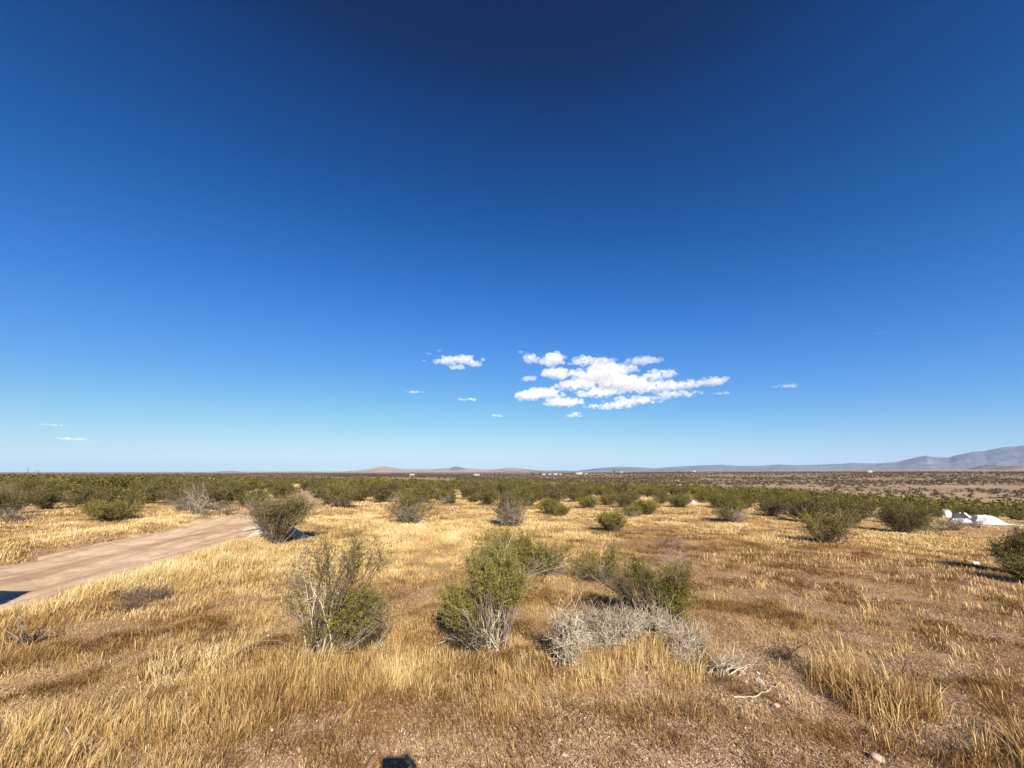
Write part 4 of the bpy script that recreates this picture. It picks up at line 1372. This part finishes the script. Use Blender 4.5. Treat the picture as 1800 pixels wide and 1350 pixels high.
# ------------------------------------------------------------------ photographer (behind the lens; only the shadow falls into view)
M_skin = simple_mat('skin', (.52, .33, .24), .55, 0, .4, .08, 9.)
M_shirt = simple_mat('blue_shirt', (.10, .16, .28), .9, 0, .1, .15, 12., .002)
M_jeans = simple_mat('denim', (.06, .08, .14), .9, 0, .1, .2, 14., .002)
M_hair = simple_mat('hair', (.04, .03, .022), .6, 0, .3, .3, 30., .003)
M_shoe = simple_mat('shoe', (.08, .07, .06), .7, 0, .3, .2, 10.)
M_phone = simple_mat('phone_case', (.02, .02, .022), .35, 0, .5, .1, 5.)
dg.update()


def skin(name, joints, edges, radii, mat, parent, root=0, sub=2):
    bm = bmesh.new()
    vs = [bm.verts.new(j) for j in joints]
    for a, b in edges: bm.edges.new((vs[a], vs[b]))
    me = bpy.data.meshes.new(name); bm.to_mesh(me); bm.free()
    o = bpy.data.objects.new(name, me); COL.objects.link(o)
    o.modifiers.new('skin', 'SKIN')
    if not me.skin_vertices: me.attributes  # layer is made by the modifier below
    lay = me.skin_vertices[0] if me.skin_vertices else None
    if lay is None:
        bm = bmesh.new(); bm.from_mesh(me); bm.verts.layers.skin.verify(); bm.to_mesh(me); bm.free()
        lay = me.skin_vertices[0]
    for k, v in enumerate(lay.data):
        r = radii[k]; v.radius = (r, r) if isinstance(r, float) else r
        v.use_root = k == root
    s = o.modifiers.new('sub', 'SUBSURF'); s.levels = sub; s.render_levels = sub
    d = bpy.context.evaluated_depsgraph_get(); d.update()
    me2 = bpy.data.meshes.new_from_object(o.evaluated_get(d))
    bpy.data.objects.remove(o)
    me2.name = name
    for f in me2.polygons: f.use_smooth = True
    return obj(name, me2, mat, parent)


gz = float(height(np.array([.12]), np.array([-.42]))[0])
pe = tag(empty('person', (.12, -.46, gz)), 'person in dark shirt and jeans standing with one arm raised to hold up a phone', 'person')
O = np.array([.12, -.46, gz])
# one body: pelvis, spine, neck, head, legs, arms, right hand with fingers; world coordinates, shifted to the foot point
J = {}
pts = []
rad = []
edges = []


def j(name, p, r, to=None):
    J[name] = len(pts); pts.append(tuple(np.array(p) - O)); rad.append(r)
    if to is not None: edges.append((J[to], J[name]))


zf = gz
j('pelvis', (.12, -.46, zf + .93), (.155, .11))
j('waist', (.12, -.46, zf + 1.07), (.135, .10), 'pelvis')
j('chest', (.12, -.45, zf + 1.25), (.16, .11), 'waist')
j('collar', (.12, -.45, zf + 1.40), (.11, .085), 'chest')
j('neck', (.12, -.44, zf + 1.48), .052, 'collar')
j('skull', (.115, -.42, zf + 1.57), (.072, .088), 'neck')
j('crown', (.115, -.43, zf + 1.655), (.066, .082), 'skull')
for sx, nm in ((-1, 'l'), (1, 'r')):
    j('hip' + nm, (.12 + sx * .09, -.46, zf + .86), .088, 'pelvis')
    j('knee' + nm, (.12 + sx * .11, -.45, zf + .49), .06, 'hip' + nm)
    j('ankle' + nm, (.12 + sx * .12, -.49, zf + .09), .042, 'knee' + nm)
    j('toe' + nm, (.12 + sx * .135, -.31, zf + .035), .036, 'ankle' + nm)
    j('sh' + nm, (.12 + sx * .185, -.45, zf + 1.38), .055, 'collar')
j('elbowl', (-.125, -.47, zf + 1.10), .042, 'shl')
j('wristl', (-.13, -.38, zf + .86), .028, 'elbowl')
j('palml', (-.13, -.36, zf + .78), (.036, .018), 'wristl')
j('elbowr', (.345, -.30, zf + 1.20), .043, 'shr')
j('wristr', (.205, -.075, zf + 1.475), .028, 'elbowr')
j('palmr', (.170, -.045, zf + 1.545), (.034, .020), 'wristr')
fp = lambda nm, base, seq, r0: [j(nm + str(k), p, r0 * (1 - .12 * k), (base if k == 0 else nm + str(k - 1))) for k, p in enumerate(seq)]
fp('idx', 'palmr', [(.150, -.030, 1.600), (.125, -.018, 1.637), (.098, -.016, 1.640)], .0095)
fp('mid', 'palmr', [(.163, -.020, 1.590), (.150, -.001, 1.598), (.118, -.0005, 1.594)], .0092)
fp('rin', 'palmr', [(.166, -.020, 1.570), (.150, -.001, 1.574), (.122, -.0005, 1.570)], .009)
fp('pin', 'palmr', [(.164, -.024, 1.545), (.140, -.010, 1.543), (.112, -.010, 1.545)], .008)
fp('thu', 'palmr', [(.140, -.055, 1.555), (.120, -.048, 1.575), (.104, -.034, 1.588)], .0105)
for q, dx in enumerate((-.024, -.008, .008, .024)):
    fp('lf%d' % q, 'palml', [(-.13 + dx, -.352, zf + .725), (-.13 + dx, -.345, zf + .69), (-.13 + dx, -.352, zf + .665)], .0085)
fp('lth', 'palml', [(-.105, -.335, zf + .77), (-.10, -.325, zf + .74)], .010)
skin('body', pts, edges, rad, M_skin, pe)
sub = lambda p: tuple(np.array(p) - O)
# clothing a little fuller than the body
sj = [(.12, -.46, zf + .84), (.12, -.46, zf + 1.07), (.12, -.45, zf + 1.25), (.12, -.45, zf + 1.40), (.12, -.445, zf + 1.44),
      (-.065, -.45, zf + 1.38), (-.12, -.47, zf + 1.16), (.305, -.45, zf + 1.38), (.335, -.34, zf + 1.24)]
skin('shirt', [sub(p) for p in sj], [(0, 1), (1, 2), (2, 3), (3, 4), (3, 5), (5, 6), (3, 7), (7, 8)],
     [(.175, .13), (.155, .12), (.178, .128), (.125, .10), .07, .068, .060, .068, .060], M_shirt, pe)
tj = [(.12, -.46, zf + .98), (.12, -.46, zf + .90)]
te = [(0, 1)]
tr = [(.165, .122), (.168, .125)]
for sx in (-1, 1):
    k = len(tj)
    tj += [(.12 + sx * .09, -.46, zf + .80), (.12 + sx * .11, -.45, zf + .49), (.12 + sx * .12, -.485, zf + .09)]
    te += [(1, k), (k, k + 1), (k + 1, k + 2)]; tr += [.100, .075, .062]
skin('trousers', [sub(p) for p in tj], te, tr, M_jeans, pe)
for sx in (-1, 1):
    skin('shoe', [sub((.12 + sx * .12, -.50, zf + .06)), sub((.12 + sx * .128, -.40, zf + .05)), sub((.12 + sx * .137, -.28, zf + .04))], [(0, 1), (1, 2)], [(.05, .052), (.05, .045), (.045, .032)], M_shoe, pe)
# hair cap, nose, ears, eyes, mouth
bm = bmesh.new(); bmesh.ops.create_uvsphere(bm, u_segments=24, v_segments=16, radius=1)
for v in bm.verts:
    v.co = Vector((v.co.x * .082, v.co.y * .100, v.co.z * .098))
bmesh.ops.delete(bm, geom=[v for v in bm.verts if v.co.z < -.01 - .05 * (v.co.y < 0) or (v.co.y > .05 and v.co.z < .045)], context='VERTS')
me = bpy.data.meshes.new('hair'); bm.to_mesh(me); bm.free()
h_ = obj('hair', me, M_hair, pe, sub((.115, -.435, zf + 1.63)))
md = h_.modifiers.new('t', 'SOLIDIFY'); md.thickness = .012


def blob(name, p, s, mat):
    bm = bmesh.new(); bmesh.ops.create_uvsphere(bm, u_segments=14, v_segments=10, radius=1)
    for v in bm.verts: v.co = Vector((v.co.x * s[0], v.co.y * s[1], v.co.z * s[2]))
    me = bpy.data.meshes.new(name); bm.to_mesh(me); bm.free()
    for f in me.polygons: f.use_smooth = True
    return obj(name, me, mat, pe, sub(p))


M_eye = simple_mat('eye', (.5, .45, .42), .2, 0, .5, .2, 40.)
M_lip = simple_mat('lip', (.40, .18, .15), .5, 0, .4, .1, 20.)
blob('nose', (.115, -.325, zf + 1.575), (.014, .022, .022), M_skin)
blob('mouth', (.115, -.338, zf + 1.528), (.024, .010, .007), M_lip)
for sx in (-1, 1):
    blob('eye', (.115 + sx * .03, -.345, zf + 1.60), (.012, .010, .009), M_eye)
    blob('ear', (.115 + sx * .076, -.425, zf + 1.58), (.010, .020, .032), M_skin)

# the phone, held sideways; the lens looks out of its free end
bm = bmesh.new(); bmesh.ops.create_cube(bm, size=1)
bmesh.ops.scale(bm, vec=(.158, .0085, .076), verts=bm.verts)
bmesh.ops.bevel(bm, geom=[e for e in bm.edges if abs(e.verts[0].co.y - e.verts[1].co.y) > .005], offset=.009, segments=4, affect='EDGES')
bmesh.ops.bevel(bm, geom=[e for e in bm.edges if abs(e.verts[0].co.y - e.verts[1].co.y) < .001], offset=.0015, segments=2, affect='EDGES')
me = bpy.data.meshes.new('phone'); bm.to_mesh(me); bm.free()
ph = tag(obj('phone', me, M_phone, None, (.052, -.012, 1.583)), 'dark phone held sideways in the raised hand of the person', 'phone')
M_screen = simple_mat('phone_screen', (.02, .02, .025), .1, 0, .6, .05, 5.)
v, q = boxm(-.073, .073, -.0049, -.0046, -.033, .033)
obj('screen', make_mesh('screen', v, q), M_screen, ph)
bm = bmesh.new(); bmesh.ops.create_cone(bm, cap_ends=True, segments=24, radius1=.008, radius2=.007, depth=.0025)
bmesh.ops.rotate(bm, verts=bm.verts, cent=(0, 0, 0), matrix=Matrix.Rotation(R(-90), 3, 'X'))
me = bpy.data.meshes.new('camera_lens'); bm.to_mesh(me); bm.free()
obj('camera_lens', me, M_screen, ph, (-.052, .0055, .017))

# ------------------------------------------------------------------ parked car (its roof throws the shadow on the road)
M_paint = simple_mat('car_paint', (.05, .055, .065), .3, .2, .6, .04, 2.)
M_tyre = simple_mat('rubber', (.02, .02, .02), .85, 0, .2, .2, 10.)
M_rim = simple_mat('alloy', (.5, .5, .52), .35, .9, .5, .1, 5.)
M_lampr = simple_mat('red_lamp', (.4, .02, .02), .2, 0, .5, .1, 5.)
M_lampw = simple_mat('clear_lamp', (.7, .7, .72), .15, 0, .6, .05, 5.)
M_cglass = simple_mat('car_glass', (.015, .018, .02), .06, 0, .7, .05, 3.)
M_trim = simple_mat('car_trim', (.025, .025, .027), .6, 0, .3, .1, 8.)
cx, ytail = -6.84, 3.46
cg = float(height(np.array([cx]), np.array([.8]))[0]) + .01
ce = tag(empty('parked_car', (cx, ytail - 2.3, cg)), 'dark parked car standing on the dirt road with its tail towards the brush', 'car')
# side outline (y forward of the tail is negative, z), tail upright
prof = [(2.28, .38), (2.32, .75), (2.28, 1.05), (2.22, 1.45), (2.12, 1.70), (1.6, 1.76), (.2, 1.75), (-.25, 1.70), (-.95, 1.15), (-2.05, 1.02), (-2.27, .85), (-2.30, .45), (-2.2, .32), (2.2, .30)]
bm = bmesh.new()
def wz(z): return .93 if z < 1.1 else .93 - (z - 1.1) * .25
L_ = [bm.verts.new((-wz(z), y, z)) for y, z in prof]; R_ = [bm.verts.new((wz(z), y, z)) for y, z in prof]
bm.faces.new(L_); bm.faces.new(R_[::-1])
for k in range(len(prof)):
    a, b = k, (k + 1) % len(prof)
    bm.faces.new((L_[b], L_[a], R_[a], R_[b]))
bmesh.ops.recalc_face_normals(bm, faces=bm.faces)
bmesh.ops.bevel(bm, geom=bm.edges[:], offset=.045, segments=3, affect='EDGES')
me = bpy.data.meshes.new('body'); bm.to_mesh(me); bm.free()
for f in me.polygons: f.use_smooth = True
obj('body', me, M_paint, ce)


def quadslab(name, P, mat, th=.012):
    P = [Vector(p) for p in P]
    n = (P[1] - P[0]).cross(P[2] - P[0]).normalized()
    V = [p + n * .004 for p in P] + [p - n * th for p in P]
    k = len(P)
    bm = bmesh.new(); vs = [bm.verts.new(v) for v in V]
    bm.faces.new(vs[:k]); bm.faces.new(vs[k:][::-1])
    for i in range(k): bm.faces.new((vs[i], vs[k + i], vs[k + (i + 1) % k], vs[(i + 1) % k]))
    bmesh.ops.recalc_face_normals(bm, faces=bm.faces)
    me = bpy.data.meshes.new(name); bm.to_mesh(me); bm.free()
    return obj(name, me, mat, ce)


for sx in (-1, 1):
    w0, w1 = (wz(1.14) + .003) * sx, (wz(1.62) + .003) * sx
    for (a, b, c, d) in ((-.78, .18, .18, -.30), (.26, 1.12, 1.12, .26), (1.2, 2.05, 1.98, 1.2)):
        P = [(w0, a, 1.14), (w0, b, 1.14), (w1, c, 1.62), (w1, d, 1.62)]
        quadslab('side_window', P if sx > 0 else P[::-1], M_cglass)
    v, q = boxm(sx * 1.02 - .09, sx * 1.02 + .09, -.72, -.60, 1.10, 1.25); obj('mirror', make_mesh('mirror', v, q), M_paint, ce)
    v, q = boxm(sx * .78 - .13, sx * .78 + .13, 2.27, 2.335, .90, 1.25); obj('tail_light', make_mesh('tail_light', v, q), M_lampr, ce)
    v, q = boxm(sx * .70 - .18, sx * .70 + .18, -2.30, -2.2, .78, .92); obj('headlight', make_mesh('headlight', v, q), M_lampw, ce)
    for yy in (-1.45, 1.45):
        for nm, r1, w_, mt in (('tyre', .36, .22, M_tyre),):
            bm = bmesh.new(); bmesh.ops.create_cone(bm, cap_ends=True, segments=40, radius1=r1, radius2=r1, depth=w_)
            bmesh.ops.bevel(bm, geom=[e for e in bm.edges if len(e.link_faces) == 2 and any(len(f.verts) > 4 for f in e.link_faces)], offset=.04, segments=3, affect='EDGES')
            bmesh.ops.rotate(bm, verts=bm.verts, cent=(0, 0, 0), matrix=Matrix.Rotation(R(90), 3, 'Y'))
            me = bpy.data.meshes.new('wheel'); bm.to_mesh(me); bm.free()
            wo = obj('wheel', me, mt, ce, (sx * .84, yy, .35))
            bm = bmesh.new(); bmesh.ops.create_cone(bm, cap_ends=True, segments=32, radius1=.23, radius2=.20, depth=.03)
            bmesh.ops.rotate(bm, verts=bm.verts, cent=(0, 0, 0), matrix=Matrix.Rotation(R(90 * sx), 3, 'Y'))
            me = bpy.data.meshes.new('rim'); bm.to_mesh(me); bm.free()
            obj('rim', me, M_rim, wo, (sx * .118, 0, 0))
quadslab('rear_window', [(.72, 2.295, 1.15), (-.72, 2.295, 1.15), (-.64, 2.17, 1.60), (.64, 2.17, 1.60)], M_cglass)
quadslab('windscreen', [(-.78, -.86, 1.20), (.78, -.86, 1.20), (.70, -.30, 1.66), (-.70, -.30, 1.66)], M_cglass)
v, q = boxm(-.9, .9, 2.25, 2.38, .36, .60); obj('bumper', make_mesh('bumper', v, q), M_trim, ce)
v, q = boxm(-.9, .9, -2.37, -2.22, .34, .58); obj('bumper', make_mesh('bumper', v, q), M_trim, ce)

# ------------------------------------------------------------------ camera
cam = bpy.data.cameras.new('camera')
co = bpy.data.objects.new('camera', cam); COL.objects.link(co)
cam.sensor_width = 36; cam.lens = 36 * F / 1800
cam.clip_start = .02; cam.clip_end = 90000
co.location = (0, 0, CAM_H)
co.rotation_euler = (math.pi / 2 + PITCH, 0, 0)
S.camera = co

# ------------------------------------------------------------------ light
SKY_CURVES = (
    [(0, 0), (.043, .0), (.056, .001), (.074, .006), (.147, .062), (.236, .145), (.37, .30), (.69, .60), (1, .72)],
    [(0, 0), (.083, .016), (.099, .04), (.14, .10), (.273, .27), (.42, .43), (.61, .63), (.88, .83), (1, .88)],
    [(0, 0), (.177, .10), (.206, .195), (.285, .385), (.51, .77), (.71, .87), (.87, .9), (1, .92)])
sun = bpy.data.lights.new('sun', 'SUN')
sun.energy = 5.0; sun.angle = R(.53); sun.color = (1, .92, .80)
so = bpy.data.objects.new('sun', sun); COL.objects.link(so)
so.rotation_euler = Vector(SUN_TO).to_track_quat('Z', 'Y').to_euler()
so.location = (6, -20, 30)
W = bpy.data.worlds.new('World'); S.world = W; W.use_nodes = True
nt = W.node_tree
for n in list(nt.nodes): nt.nodes.remove(n)
sky = N(nt, 'ShaderNodeTexSky', sky_type='NISHITA')
sky.sun_disc = False
sky.sun_elevation = SUN_EL
sky.sun_rotation = math.atan2(SUN_TO[0], SUN_TO[1])
sky.altitude = 900; sky.air_density = 1.0; sky.dust_density = .3; sky.ozone_density = 4.
# exposure and contrast of the sky as the photograph was developed: deeper blue overhead
pre = N(nt, 'ShaderNodeVectorMath', operation='SCALE'); pre.inputs['Scale'].default_value = .1
cv = N(nt, 'ShaderNodeRGBCurve')
for ch, pts_ in enumerate(SKY_CURVES):
    c_ = cv.mapping.curves[ch]
    while len(c_.points) < len(pts_): c_.points.new(.5, .5)
    for p_, (a_, b_) in zip(c_.points, pts_): p_.location = (a_, b_)
cv.mapping.update()
hs = N(nt, 'ShaderNodeHueSaturation'); hs.inputs['Value'].default_value = 5.28
bg = N(nt, 'ShaderNodeBackground'); bg.inputs[1].default_value = .1
wo = N(nt, 'ShaderNodeOutputWorld')
nt.links.new(sky.outputs[0], pre.inputs[0]); nt.links.new(pre.outputs[0], cv.inputs['Color'])
nt.links.new(cv.outputs[0], hs.inputs['Color']); nt.links.new(hs.outputs[0], bg.inputs[0]); nt.links.new(bg.outputs[0], wo.inputs[0])

S.view_settings.view_transform = 'Standard'
S.view_settings.look = 'None'
S.view_settings.gamma = 1
S.view_settings.exposure = .92
S.render.engine = 'CYCLES'
cy = S.cycles
cy.max_bounces = 12; cy.diffuse_bounces = 3; cy.glossy_bounces = 2; cy.transmission_bounces = 3
cy.volume_bounces = 8; cy.transparent_max_bounces = 8
cy.use_denoising = True
cy.sample_clamp_indirect = 8
